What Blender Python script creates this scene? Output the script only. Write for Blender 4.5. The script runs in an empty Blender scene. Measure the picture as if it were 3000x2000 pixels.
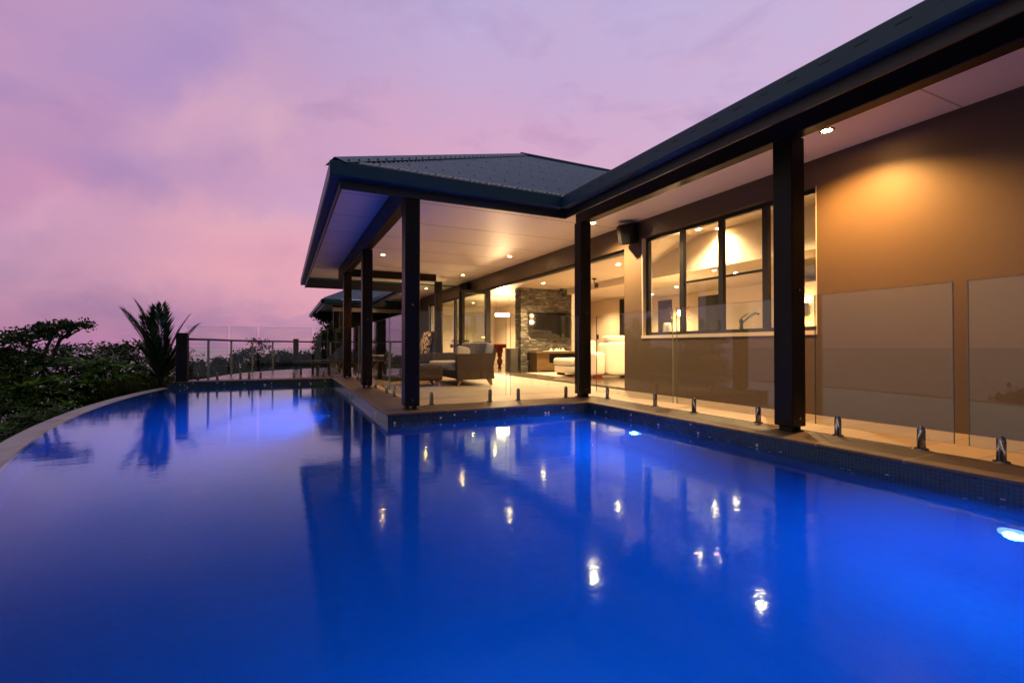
import bpy, math, random
from mathutils import Vector, Matrix, Euler
random.seed(7)
R = math.radians
scene = bpy.context.scene
COL = scene.collection

# ------------------------------------------------------------------ helpers
class MB:
    """collects vertices and faces, then links them as one mesh object"""
    def __init__(s): s.v = []; s.f = []; s.sm = []
    def add(s, vs, fs, smooth=False):
        o = len(s.v); s.v += [tuple(p) for p in vs]
        for f in fs: s.f.append(tuple(i + o for i in f)); s.sm.append(smooth)
        return s
    def box(s, x0, y0, z0, x1, y1, z1):
        return s.add([(x0,y0,z0),(x1,y0,z0),(x1,y1,z0),(x0,y1,z0),(x0,y0,z1),(x1,y0,z1),(x1,y1,z1),(x0,y1,z1)],
                     [(0,3,2,1),(4,5,6,7),(0,1,5,4),(1,2,6,5),(2,3,7,6),(3,0,4,7)])
    def bbox(s, x0, y0, z0, x1, y1, z1, b=.01):
        """box with chamfered vertical and horizontal edges"""
        b = min(b, (x1-x0)/2.01, (y1-y0)/2.01, (z1-z0)/2.01)
        def ring(i, z): return [(x0+i,y0+b,z),(x0+b,y0+i,z),(x1-b,y0+i,z),(x1-i,y0+b,z),(x1-i,y1-b,z),(x1-b,y1-i,z),(x0+b,y1-i,z),(x0+i,y1-b,z)]
        bb = b*.999
        V = ring(bb,z0) + ring(0,z0+b) + ring(0,z1-b) + ring(bb,z1)
        F = [tuple(range(7,-1,-1)), tuple(range(24,32))]
        for k in range(3):
            for i in range(8):
                j = (i+1) % 8; F.append((k*8+i, k*8+j, k*8+8+j, k*8+8+i))
        return s.add(V, F)
    def tube(s, pts, r, n=8, caps=True, smooth=True):
        pts = [Vector(p) for p in pts]
        rs = r if isinstance(r, (list, tuple)) else [r]*len(pts)
        V = []; F = []
        for i, p in enumerate(pts):
            t = (pts[min(i+1,len(pts)-1)] - pts[max(i-1,0)]).normalized()
            a = t.cross(Vector((0,0,1)))
            if a.length < 1e-3: a = t.cross(Vector((1,0,0)))
            a.normalize(); b = t.cross(a)
            for k in range(n):
                w = 2*math.pi*k/n
                V.append(p + a*math.cos(w)*rs[i] + b*math.sin(w)*rs[i])
        for i in range(len(pts)-1):
            for k in range(n):
                l = (k+1) % n; F.append((i*n+k, i*n+l, (i+1)*n+l, (i+1)*n+k))
        s.add(V, F, smooth)
        if caps:
            s.add(V[:n], [tuple(range(n))]); s.add(V[-n:], [tuple(range(n-1,-1,-1))])
        return s
    def lathe(s, c, prof, n=16, axis='z', smooth=True):
        V = []; F = []
        for r, h in prof:
            for k in range(n):
                w = 2*math.pi*k/n; a, b = r*math.cos(w), r*math.sin(w)
                V.append({'z':(c[0]+a,c[1]+b,c[2]+h),'x':(c[0]+h,c[1]+a,c[2]+b),'y':(c[0]+a,c[1]+h,c[2]+b)}[axis])
        for i in range(len(prof)-1):
            for k in range(n):
                l = (k+1) % n; F.append((i*n+k, i*n+l, (i+1)*n+l, (i+1)*n+k))
        return s.add(V, F, smooth)
    def prism(s, poly, z0, z1):
        n = len(poly)
        return s.add([(x,y,z0) for x,y in poly]+[(x,y,z1) for x,y in poly],
                     [tuple(range(n-1,-1,-1)), tuple(range(n,2*n))]+[(i,(i+1)%n,n+(i+1)%n,n+i) for i in range(n)])
    def extrude_y(s, poly, y0, y1):
        """poly in (x,z) swept along y"""
        n = len(poly)
        return s.add([(x,y0,z) for x,z in poly]+[(x,y1,z) for x,z in poly],
                     [tuple(range(n)), tuple(range(2*n-1,n-1,-1))]+[(i,n+i,n+(i+1)%n,(i+1)%n) for i in range(n)])
    def extrude_x(s, poly, x0, x1):
        n = len(poly)
        return s.add([(x0,y,z) for y,z in poly]+[(x1,y,z) for y,z in poly],
                     [tuple(range(n-1,-1,-1)), tuple(range(n,2*n))]+[(i,(i+1)%n,n+(i+1)%n,n+i) for i in range(n)])
    def cushion(s, x0, y0, z0, x1, y1, z1, p=3.2, n=14, dent=None):
        """soft box (superellipsoid)"""
        c = Vector(((x0+x1)/2,(y0+y1)/2,(z0+z1)/2)); h = Vector(((x1-x0)/2,(y1-y0)/2,(z1-z0)/2))
        V = []; F = []; m = 2*n
        def sp(v, e): return math.copysign(abs(v)**e, v)
        e = 2/p
        for i in range(n+1):
            a = -math.pi/2 + math.pi*i/n
            for k in range(m):
                w = 2*math.pi*k/m
                q = Vector((sp(math.cos(a),e)*sp(math.cos(w),e), sp(math.cos(a),e)*sp(math.sin(w),e), sp(math.sin(a),e)))
                pt = Vector((c.x+q.x*h.x, c.y+q.y*h.y, c.z+q.z*h.z))
                if dent: pt = dent(pt)
                V.append(pt)
        for i in range(n):
            for k in range(m):
                l = (k+1) % m; F.append((i*m+k, i*m+l, (i+1)*m+l, (i+1)*m+k))
        return s.add(V, F, True)
    def xf(s, M):
        s.v = [tuple(M @ Vector(p)) for p in s.v]; return s
    def build(s, name, m, parent=None, loc=None):
        me = bpy.data.meshes.new(name); me.from_pydata(s.v, [], s.f); me.update()
        if any(s.sm): me.polygons.foreach_set('use_smooth', s.sm)
        me.materials.append(m)
        o = bpy.data.objects.new(name, me); COL.objects.link(o)
        if parent is not None:
            o.parent = parent
        if loc: o.location = loc
        return o

def tag(o, label=None, cat=None, group=None, kind=None):
    if label: o['label'] = label
    if cat: o['category'] = cat
    if group: o['group'] = group
    if kind: o['kind'] = kind
    return o
def thing(name, label, cat, loc=(0,0,0), rz=0, group=None):
    o = bpy.data.objects.new(name, None); COL.objects.link(o); o.location = loc; o.rotation_euler = (0,0,rz)
    o.empty_display_size = .2
    return tag(o, label, cat, group)
def copy_thing(src, loc, rz, label):
    def cp(o, par):
        c = o.copy(); COL.objects.link(c)
        if par is not None: c.parent = par
        for ch in list(o.children): cp(ch, c)
        return c
    c = cp(src, None); c.location = loc; c.rotation_euler = (0,0,rz); c['label'] = label
    return c
def s2l(r, g, b):
    f = lambda c: c/12.92 if c <= .04045 else ((c+.055)/1.055)**2.4
    return (f(r/255), f(g/255), f(b/255), 1)

# ------------------------------------------------------------------ materials
class NT:
    def __init__(s, m): s.t = m.node_tree; s.n = s.t.nodes; s.l = s.t.links
    def new(s, typ, **kw):
        n = s.n.new(typ)
        for k, v in kw.items():
            if k.startswith('i_'):
                key = k[2:]; key = int(key) if key.isdigit() else key.replace('_',' ')
                sock = n.inputs[key]
                if hasattr(v, 'is_linked') or isinstance(v, bpy.types.NodeSocket): s.l.new(v, sock)
                else: sock.default_value = v
            else: setattr(n, k, v)
        return n
    def math(s, op, a, b=0.0, c=None):
        n = s.n.new('ShaderNodeMath'); n.operation = op
        for i, v in enumerate((a, b) if c is None else (a, b, c)):
            if isinstance(v, bpy.types.NodeSocket): s.l.new(v, n.inputs[i])
            else: n.inputs[i].default_value = v
        return n.outputs[0]
    def mix(s, f, a, b, blend='MIX'):
        n = s.n.new('ShaderNodeMix'); n.data_type = 'RGBA'; n.blend_type = blend; n.clamp_factor = True
        for k, v in ((0,f),(6,a),(7,b)):
            if isinstance(v, bpy.types.NodeSocket): s.l.new(v, n.inputs[k])
            else: n.inputs[k].default_value = v if k == 0 else (tuple(v)+(1,))[:4]
        return n.outputs[2]
    def ramp(s, f, stops):
        n = s.n.new('ShaderNodeValToRGB'); e = n.color_ramp.elements
        while len(e) < len(stops): e.new(.5)
        for i, (p, c) in enumerate(stops): e[i].position = p; e[i].color = (tuple(c)+(1,))[:4]
        s.l.new(f, n.inputs[0]); return n.outputs[0]
    def noise(s, vec, scale, detail=4, rough=.55, out=0):
        n = s.n.new('ShaderNodeTexNoise'); n.inputs['Scale'].default_value = scale
        n.inputs['Detail'].default_value = detail; n.inputs['Roughness'].default_value = rough
        if vec is not None: s.l.new(vec, n.inputs['Vector'])
        return n.outputs[out]
    def obj(s, scale=None):
        c = s.n.new('ShaderNodeTexCoord').outputs['Object']
        if scale is None: return c
        m = s.n.new('ShaderNodeMapping'); m.inputs['Scale'].default_value = scale; s.l.new(c, m.inputs['Vector']); return m.outputs[0]
    def world_pos(s, scale=None):
        c = s.n.new('ShaderNodeNewGeometry').outputs['Position']
        if scale is None: return c
        m = s.n.new('ShaderNodeMapping'); m.inputs['Scale'].default_value = scale; s.l.new(c, m.inputs['Vector']); return m.outputs[0]
    def bump(s, h, strength=.3, dist=.01):
        n = s.n.new('ShaderNodeBump'); n.inputs['Strength'].default_value = strength; n.inputs['Distance'].default_value = dist
        s.l.new(h, n.inputs['Height']); return n.outputs[0]
def newmat(name):
    m = bpy.data.materials.new(name); m.use_nodes = True; t = NT(m)
    b = t.n['Principled BSDF']; return m, t, b
def setp(t, b, **kw):
    for k, v in kw.items():
        s = b.inputs[k.replace('_',' ')]
        if isinstance(v, bpy.types.NodeSocket): t.l.new(v, s)
        else: s.default_value = (tuple(v)+(1,))[:4] if isinstance(v, (tuple, list)) and s.type == 'RGBA' else v

def mat_plain(name, col, rough=.5, var=.15, scale=6, bump=.15, bdist=.004, bscale=120, spec=.5, metal=0, stretch=None, sheen=0):
    m, t, b = newmat(name)
    v = t.obj(stretch)
    n = t.noise(v, scale, 5)
    dark = tuple(c*(1-var) for c in col); lite = tuple(min(1,c*(1+var)) for c in col)
    setp(t, b, Base_Color=t.mix(n, dark, lite), Metallic=metal)
    b.inputs['Specular IOR Level'].default_value = spec
    rn = t.noise(v, scale*2.3, 3)
    setp(t, b, Roughness=t.math('MULTIPLY_ADD', rn, rough*.4, rough*.8))
    if sheen: b.inputs['Sheen Weight'].default_value = sheen
    if bump: setp(t, b, Normal=t.bump(t.noise(v, bscale, 3), bump, bdist))
    return m
def mat_wood(name, col, rough=.4, axis=2, scale=14, var=.55, bump=.3):
    m, t, b = newmat(name)
    sc = [scale, scale, scale]; sc[axis] = scale*.06
    v = t.obj(tuple(sc))
    n = t.noise(v, 1.6, 7, .65); n2 = t.noise(v, 7, 3, .6)
    f = t.math('MULTIPLY_ADD', n2, .4, t.math('MULTIPLY', n, .6))
    c = t.ramp(f, [(.3, tuple(c*(1-var) for c in col)), (.55, col), (.75, tuple(min(1,c*(1+var)) for c in col))])
    setp(t, b, Base_Color=c, Roughness=t.math('MULTIPLY_ADD', n2, .25, rough-.12), Normal=t.bump(f, bump, .006)); b.inputs['Specular IOR Level'].default_value = .2
    return m
def mat_emit(name, col, strength):
    m = bpy.data.materials.new(name); m.use_nodes = True; t = NT(m); t.n.clear()
    e = t.new('ShaderNodeEmission', i_Color=(tuple(col)+(1,))[:4], i_Strength=strength); o = t.n.new('ShaderNodeOutputMaterial')
    t.l.new(e.outputs[0], o.inputs[0]); return m
def mat_glass(name, tint=(.95,.975,.96), rough=0.0, ior=1.5, dirt=.004):
    m = bpy.data.materials.new(name); m.use_nodes = True; t = NT(m); t.n.clear()
    tr = t.new('ShaderNodeBsdfTransparent', i_Color=tint+(1,))
    gl = t.new('ShaderNodeBsdfGlossy', i_Color=(1,1,1,1), i_Roughness=rough)
    geo = t.n.new('ShaderNodeNewGeometry'); dp = t.new('ShaderNodeVectorMath', operation='DOT_PRODUCT')
    t.l.new(geo.outputs['Incoming'], dp.inputs[0]); t.l.new(geo.outputs['Normal'], dp.inputs[1])
    f0 = ((ior-1)/(ior+1))**2
    fr = t.math('MULTIPLY_ADD', t.math('POWER', t.math('SUBTRACT', 1, t.math('ABSOLUTE', dp.outputs['Value'])), 5), 1-f0, f0)
    df = t.new('ShaderNodeBsdfDiffuse', i_Color=(.7,.75,.72,1))
    nz = t.noise(t.obj(), 3, 4)
    d = t.math('MULTIPLY', nz, dirt*2)
    mx0 = t.new('ShaderNodeMixShader'); t.l.new(d, mx0.inputs[0]); t.l.new(tr.outputs[0], mx0.inputs[1]); t.l.new(df.outputs[0], mx0.inputs[2])
    mx = t.new('ShaderNodeMixShader'); t.l.new(fr, mx.inputs[0]); t.l.new(mx0.outputs[0], mx.inputs[1]); t.l.new(gl.outputs[0], mx.inputs[2])
    o = t.n.new('ShaderNodeOutputMaterial'); t.l.new(mx.outputs[0], o.inputs[0]); return m
def mat_tiles(name, col, sx, sy, joint=.004, rough=.45, var=.18, jcol=None, rot=False, bump=.5):
    m, t, b = newmat(name)
    p = t.world_pos()
    sep = t.new('ShaderNodeSeparateXYZ', i_0=p)
    def cell(c, s):
        u = t.math('DIVIDE', c, s); return t.math('FLOOR', u), t.math('FRACT', u)
    ix, fx = cell(sep.outputs[0], sx); iy, fy = cell(sep.outputs[1], sy)
    comb = t.new('ShaderNodeCombineXYZ', i_0=ix, i_1=iy)
    wn = t.new('ShaderNodeTexWhiteNoise', noise_dimensions='3D'); t.l.new(comb.outputs[0], wn.inputs['Vector'])
    n = t.noise(p, 5, 6, .65); n3 = t.noise(p, 60, 3)
    f = t.math('MULTIPLY_ADD', n, .55, t.math('MULTIPLY_ADD', wn.outputs[0], .3, t.math('MULTIPLY', n3, .15)))
    c = t.ramp(f, [(.2, tuple(c*(1-var*1.6) for c in col)), (.5, col), (.8, tuple(min(1,c*(1+var*1.3)) for c in col))])
    ex = t.math('MINIMUM', fx, t.math('SUBTRACT', 1, fx)); ey = t.math('MINIMUM', fy, t.math('SUBTRACT', 1, fy))
    gx = t.math('LESS_THAN', ex, joint/sx); gy = t.math('LESS_THAN', ey, joint/sy)
    g = t.math('MAXIMUM', gx, gy)
    jc = jcol or tuple(c*.45 for c in col)
    setp(t, b, Base_Color=t.mix(g, c, jc), Roughness=t.math('MULTIPLY_ADD', n, .25, rough-.12),
         Normal=t.bump(t.math('MULTIPLY_ADD', g, -1.0, t.math('MULTIPLY', n3, .12)), bump, .004))
    return m
def mat_mosaic(name, c0, c1, accent=None, size=.025, rough=.15, thresh=.986):
    m, t, b = newmat(name)
    p = t.world_pos(); sep = t.new('ShaderNodeSeparateXYZ', i_0=p)
    geo = t.new('ShaderNodeNewGeometry'); ns = t.new('ShaderNodeSeparateXYZ', i_0=geo.outputs['True Normal'])
    flat = t.math('GREATER_THAN', t.math('ABSOLUTE', ns.outputs[2]), .7)
    xs = t.math('GREATER_THAN', t.math('ABSOLUTE', ns.outputs[0]), .7)
    # u: y on x-facing walls, x otherwise ; v: z on walls, y on the floor
    def lerp(f, a, c): return t.math('ADD', t.math('MULTIPLY', a, t.math('SUBTRACT', 1, f)), t.math('MULTIPLY', c, f))
    u = lerp(xs, sep.outputs[0], sep.outputs[1]); v = lerp(flat, sep.outputs[2], sep.outputs[1])
    u = t.math('ADD', u, .003); v = t.math('ADD', v, .001)
    uu = t.math('DIVIDE', u, size); vv = t.math('DIVIDE', v, size)
    comb = t.new('ShaderNodeCombineXYZ', i_0=t.math('FLOOR', uu), i_1=t.math('FLOOR', vv), i_2=xs)
    wn = t.new('ShaderNodeTexWhiteNoise', noise_dimensions='3D'); t.l.new(comb.outputs[0], wn.inputs['Vector'])
    col = t.mix(wn.outputs[0], c0, c1)
    if accent:
        wn2 = t.new('ShaderNodeTexWhiteNoise', noise_dimensions='4D'); t.l.new(comb.outputs[0], wn2.inputs['Vector']); wn2.inputs['W'].default_value = 3.7
        col = t.mix(t.math('GREATER_THAN', wn2.outputs[0], thresh), col, accent)
    fu = t.math('FRACT', uu); fv = t.math('FRACT', vv)
    e = t.math('MINIMUM', t.math('MINIMUM', fu, t.math('SUBTRACT', 1, fu)), t.math('MINIMUM', fv, t.math('SUBTRACT', 1, fv)))
    g = t.math('LESS_THAN', e, .06)
    setp(t, b, Base_Color=t.mix(g, col, (.03,.055,.075)), Roughness=t.math('MULTIPLY_ADD', g, .5, rough),
         Normal=t.bump(t.math('ADD', t.math('MULTIPLY', g, -1), t.math('MULTIPLY', wn.outputs[0], .3)), .35, .003))
    return m

M = {}
M['timber'] = mat_wood('dark_stained_timber', (.006,.0035,.003), .42)
M['timber_x'] = mat_wood('dark_stained_timber_across', (.006,.0035,.003), .42, axis=0)
M['timber_y'] = mat_wood('dark_stained_timber_along', (.006,.0035,.003), .42, axis=1)
M['gutter'] = mat_plain('gutter_steel', (.004,.042,.066), .42, .12, 3, .05, bscale=40, spec=.35)
M['fascia'] = mat_plain('fascia_board', (.012,.014,.018), .45, .2, 3, .05)
M['roof'] = mat_plain('corrugated_steel', (.018,.085,.118), .45, .16, 2.5, .06, bscale=30, spec=.35)
M['screw'] = mat_plain('screw_steel', (.015,.022,.03), .5, .1, 9, 0)
def mat_soffit():
    m, t, b = newmat('soffit_sheet'); n = t.noise(t.obj(), .8, 3)
    setp(t, b, Base_Color=t.mix(n, (.78,.73,.75), (.81,.76,.78)), Roughness=.48, Normal=t.bump(t.noise(t.obj(), 5, 2), .05, .01)); return m
M['soffit'] = mat_soffit()
M['soffit_joint'] = mat_plain('soffit_joint_strip', (.44,.41,.40), .4, .05, 2, 0)
def mat_render():
    m, t, b = newmat('rendered_wall_paint')
    v = t.obj(); n = t.noise(v, 1.4, 5); f = t.noise(v, 85, 5, .7)
    setp(t, b, Base_Color=t.mix(n, (.088,.061,.034), (.104,.073,.040)), Roughness=t.math('MULTIPLY_ADD', n, .12, .38),
         Normal=t.bump(f, .3, .004)); return m
M['render'] = mat_render()
M['cream'] = mat_plain('cream_plaster', (.62,.52,.40), .55, .05, 1.5, .1)
M['ceiling'] = mat_plain('ceiling_plaster', (.66,.58,.48), .5, .04, 1.5, .06)
M['frame'] = mat_plain('powder_coated_aluminium', (.012,.013,.014), .35, .15, 6, .03, spec=.6)
M['sill'] = mat_plain('painted_sill', (.62,.55,.42), .5, .06, 4, .08)
M['glass'] = mat_glass('clear_glass')
M['fence_glass'] = mat_glass('toughened_glass', (.94,.97,.955), 0, 1.54, .003)
M['glass_edge'] = mat_plain('polished_glass_edge', (.16,.24,.20), .2, .1, 4, 0, spec=.6)
M['chrome'] = mat_plain('polished_steel', (.22,.23,.25), .16, .1, 8, .02, metal=1)
M['dull_steel'] = mat_plain('brushed_steel', (.30,.27,.22), .35, .15, 20, .05, metal=1)
M['black_metal'] = mat_plain('black_metal', (.008,.008,.009), .55, .2, 8, .05, spec=.25)
M['deck_tile'] = mat_tiles('travertine_paving', (.255,.215,.168), .6, .4, .004, .52, .14)
M['coping'] = mat_tiles('coping_paving', (.062,.046,.037), .6, 8, .008, .5, .3, jcol=(.15,.125,.10))
M['coping_y'] = mat_tiles('coping_paving_long', (.062,.046,.037), 8, .6, .008, .5, .3, jcol=(.15,.125,.10))
M['floor_tile'] = mat_tiles('polished_floor_tile', (.11,.085,.06), .6, .6, .003, .16, .2, bump=.2)
M['mosaic'] = mat_mosaic('waterline_mosaic', (.002,.012,.024), (.006,.032,.052), (.60,.57,.42), thresh=.982)
M['pool_tile'] = mat_plain('pool_plaster', (.002,.045,.10), .6, .05, .5, 0)
def mat_rim():
    m, t, b = newmat('pebble_render')
    v = t.obj(); n = t.noise(v, 2.2, 6, .65); f = t.noise(v, 70, 4, .7); st = t.noise(t.obj((6,.8,1)), 3, 4)
    k = t.math('MULTIPLY_ADD', f, .45, t.math('MULTIPLY_ADD', n, .35, t.math('MULTIPLY', st, .2)))
    setp(t, b, Base_Color=t.ramp(k, [(.3,(.13,.13,.13)),(.5,(.29,.295,.30)),(.7,(.44,.44,.44))]), Roughness=.5, Normal=t.bump(f, .6, .006)); return m
M['rim'] = mat_rim()
def mat_deck():
    m, t, b = newmat('weathered_decking')
    p = t.world_pos(); sep = t.new('ShaderNodeSeparateXYZ', i_0=p)
    u = t.math('DIVIDE', sep.outputs[0], .14); fl = t.math('FLOOR', u); fr = t.math('FRACT', u)
    wn = t.new('ShaderNodeTexWhiteNoise', noise_dimensions='1D'); t.l.new(fl, wn.inputs['W'])
    g = t.math('LESS_THAN', t.math('MINIMUM', fr, t.math('SUBTRACT', 1, fr)), .05)
    gr = t.noise(t.world_pos((30,1.5,1)), 1.5, 6)
    c = t.ramp(t.math('MULTIPLY_ADD', gr, .6, t.math('MULTIPLY', wn.outputs[0], .4)), [(.2,(.10,.08,.07)),(.5,(.19,.155,.14)),(.8,(.28,.24,.21))])
    setp(t, b, Base_Color=t.mix(g, c, (.012,.01,.01)), Roughness=t.math('MULTIPLY_ADD', gr, .25, .16),
         Normal=t.bump(t.math('MULTIPLY_ADD', g, -1, t.math('MULTIPLY', gr, .2)), .5, .004)); return m
M['decking'] = mat_deck()
def mat_water():
    m, t, b = newmat('pool_water')
    v = t.world_pos((1,1,1)); 
    n1 = t.noise(t.world_pos((1.0,1.6,1)), 2.2, 3, .5); n2 = t.noise(t.world_pos((1.0,1.2,1)), 9, 2, .5)
    h = t.math('ADD', t.math('MULTIPLY', n1, .0030), t.math('ADD', t.math('MULTIPLY', n2, .0010), t.math('MULTIPLY', t.noise(t.world_pos((1.0,1.15,1)), 34, 2, .5), .0005)))
    bp = t.n.new('ShaderNodeBump'); bp.inputs['Strength'].default_value = 1; bp.inputs['Distance'].default_value = .55; t.l.new(h, bp.inputs['Height'])
    t.n.remove(b); nb = bp.outputs[0]
    gl = t.new('ShaderNodeBsdfGlossy', i_Color=(.66,.95,1,1), i_Roughness=.065, i_Normal=nb)
    rf = t.new('ShaderNodeBsdfRefraction', i_Color=(.80,.95,1,1), i_Roughness=0.0, i_IOR=1.333, i_Normal=nb)
    geo = t.n.new('ShaderNodeNewGeometry'); dp = t.new('ShaderNodeVectorMath', operation='DOT_PRODUCT')
    t.l.new(geo.outputs['Incoming'], dp.inputs[0]); t.l.new(geo.outputs['Normal'], dp.inputs[1])
    ci = t.math('ABSOLUTE', dp.outputs['Value']); N = 1.333
    ct = t.math('SQRT', t.math('SUBTRACT', 1, t.math('DIVIDE', t.math('SUBTRACT', 1, t.math('MULTIPLY', ci, ci)), N*N)))
    rp = t.math('DIVIDE', t.math('SUBTRACT', t.math('MULTIPLY', ci, N), ct), t.math('ADD', t.math('MULTIPLY', ci, N), ct))
    rs = t.math('DIVIDE', t.math('SUBTRACT', ci, t.math('MULTIPLY', ct, N)), t.math('ADD', ci, t.math('MULTIPLY', ct, N)))
    rp2 = t.math('MULTIPLY', rp, rp); av_ = t.math('MULTIPLY', t.math('ADD', rp2, t.math('MULTIPLY', rs, rs)), .66)
    mr = t.new('ShaderNodeMapRange', interpolation_type='SMOOTHSTEP'); t.l.new(ci, mr.inputs[0]); mr.inputs[1].default_value = .17; mr.inputs[2].default_value = .40
    w_ = mr.outputs[0]
    av_ = t.math('MINIMUM', av_, .96)
    fr = t.math('ADD', t.math('MULTIPLY', av_, t.math('SUBTRACT', 1, w_)), t.math('MULTIPLY', t.math('ADD', rp2, .004), w_))
    mx = t.n.new('ShaderNodeMixShader'); t.l.new(fr, mx.inputs[0]); t.l.new(rf.outputs[0], mx.inputs[1]); t.l.new(gl.outputs[0], mx.inputs[2])
    t.l.new(mx.outputs[0], t.n['Material Output'].inputs[0])
    vs_ = t.new('ShaderNodeVolumeScatter', i_Color=(.01,.62,1,1), i_Density=.30, i_Anisotropy=.35)
    va = t.new('ShaderNodeVolumeAbsorption', i_Color=(.0,.58,.92,1), i_Density=.45)
    av = t.n.new('ShaderNodeAddShader'); t.l.new(vs_.outputs[0], av.inputs[0]); t.l.new(va.outputs[0], av.inputs[1])
    t.l.new(av.outputs[0], t.n['Material Output'].inputs[1]); return m
M['water'] = mat_water()
def mat_sea():
    m, t, b = newmat('sea_water')
    n = t.noise(t.world_pos((.02,.02,.02)), 4, 5)
    setp(t, b, Base_Color=t.mix(n, (.22,.28,.32), (.28,.34,.37)), Roughness=.2, IOR=1.333, Normal=t.bump(n, .4, 3)); return m
M['sea'] = mat_sea()
def mat_ground():
    m, t, b = newmat('hillside_ground')
    n = t.noise(t.world_pos(), .6, 8, .7); f = t.noise(t.world_pos(), 8, 5)
    setp(t, b, Base_Color=t.ramp(t.math('MULTIPLY_ADD', f, .4, t.math('MULTIPLY', n, .6)), [(.3,(.010,.018,.008)),(.55,(.025,.04,.014)),(.8,(.05,.06,.025))]), Roughness=.9, Normal=t.bump(f, .8, .1)); return m
M['ground'] = mat_ground()
def mat_leaf(name, a, c, rough=.65):
    m, t, b = newmat(name)
    oi = t.n.new('ShaderNodeNewGeometry'); r = oi.outputs['Random Per Island']
    n = t.noise(t.world_pos(), 1.6, 3)
    k = t.math('MULTIPLY_ADD', r, .6, t.math('MULTIPLY', n, .4))
    setp(t, b, Base_Color=t.ramp(k, [(.15,tuple(x*.5 for x in a)),(.5,a),(.85,c)]), Roughness=rough)
    b.inputs['Specular IOR Level'].default_value = .12
    return m
M['leaf_dark'] = mat_leaf('dark_foliage', (.026,.056,.014), (.072,.130,.028))
M['leaf_mid'] = mat_leaf('mid_foliage', (.046,.115,.018), (.17,.31,.045))
M['leaf_far'] = mat_leaf('far_foliage', (.014,.040,.016), (.034,.068,.024))
M['leaf_palm'] = mat_leaf('palm_foliage', (.020,.044,.015), (.050,.090,.026), .5)
M['leaf_grass'] = mat_leaf('grass_foliage', (.030,.045,.010), (.075,.085,.018))
M['bark'] = mat_wood('bark', (.05,.04,.03), .8)
M['bark_pale'] = mat_plain('pale_bark', (.10,.085,.065), .85, .3, 8, .5, .01, 40)
M['wicker'] = None
def mat_wicker():
    m, t, b = newmat('woven_wicker')
    p = t.world_pos(); w1 = t.new('ShaderNodeTexWave', wave_type='BANDS', bands_direction='Z', i_Scale=38.0, i_Distortion=.6); t.l.new(p, w1.inputs['Vector'])
    w2 = t.new('ShaderNodeTexWave', wave_type='BANDS', bands_direction='DIAGONAL', i_Scale=30.0, i_Distortion=.4); t.l.new(p, w2.inputs['Vector'])
    f = t.math('MULTIPLY', w1.outputs['Fac'], w2.outputs['Fac']); n = t.noise(p, 20, 3)
    setp(t, b, Base_Color=t.mix(t.math('MULTIPLY_ADD', f, .7, t.math('MULTIPLY', n, .3)), (.024,.013,.007), (.088,.052,.025)), Roughness=.6, Normal=t.bump(f, .8, .006)); b.inputs['Specular IOR Level'].default_value = .2; return m
M['wicker'] = mat_wicker()
M['grey_fabric'] = mat_plain('grey_fabric', (.14,.14,.17), .9, .12, 10, .4, .004, 160, sheen=.2)
M['pale_fabric'] = mat_plain('pale_fabric', (.27,.25,.23), .9, .12, 10, .4, .004, 160, sheen=.2)
M['speaker'] = mat_plain('speaker_black', (.0035,.0035,.0035), .6, .1, 8, .05, spec=.25)
M['sling'] = mat_plain('charcoal_sling', (.022,.023,.03), .85, .15, 14, .3, .003, 200)
M['leather'] = mat_plain('cream_leather', (.72,.66,.54), .42, .06, 3, .15, .004, 60)
M['towel'] = mat_plain('towel', (.66,.60,.52), .9, .2, 9, .5, .006, 80)
def mat_floral():
    m, t, b = newmat('floral_fabric')
    v = t.obj(); w = t.noise(v, 9, 3, .5, out=1)
    vv = t.new('ShaderNodeVectorMath', operation='MULTIPLY_ADD'); t.l.new(w, vv.inputs[0]); vv.inputs[1].default_value = (.08,.08,.08); t.l.new(v, vv.inputs[2])
    vo = t.new('ShaderNodeTexVoronoi', feature='F1', i_Scale=11.0); t.l.new(vv.outputs[0], vo.inputs['Vector'])
    v2 = t.new('ShaderNodeTexVoronoi', feature='DISTANCE_TO_EDGE', i_Scale=24.0); t.l.new(vv.outputs[0], v2.inputs['Vector'])
    f = t.math('MULTIPLY', t.math('LESS_THAN', vo.outputs['Distance'], .50), t.math('GREATER_THAN', v2.outputs['Distance'], .06))
    setp(t, b, Base_Color=t.mix(f, (.015,.018,.035), (.62,.55,.46)), Roughness=.9); return m
M['floral'] = mat_floral()
M['teak'] = mat_wood('oiled_teak', (.26,.14,.05), .4, var=.3)
M['rustic'] = mat_wood('rustic_hardwood', (.16,.095,.035), .45, axis=0, scale=9, var=.5)
M['red_wood'] = mat_wood('polished_mahogany', (.17,.030,.012), .22, scale=9, var=.4)
M['black_plastic'] = mat_plain('black_plastic', (.010,.010,.011), .42, .2, 8, .08)
M['screen'] = mat_plain('glossy_screen', (.004,.004,.005), .05, .1, 2, 0, spec=.7)
M['white_plastic'] = mat_plain('white_enamel', (.75,.74,.70), .3, .05, 4, 0)
M['baize'] = mat_plain('baize_cloth', (.02,.10,.06), .9, .1, 20, .2)
M['rug'] = mat_plain('wool_rug', (.55,.49,.40), .95, .12, 14, .6, .01, 90)
M['dark_door'] = mat_wood('dark_veneer', (.020,.015,.012), .35)
M['bench'] = mat_plain('stone_bench', (.06,.055,.05), .2, .3, 30, 0)
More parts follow.
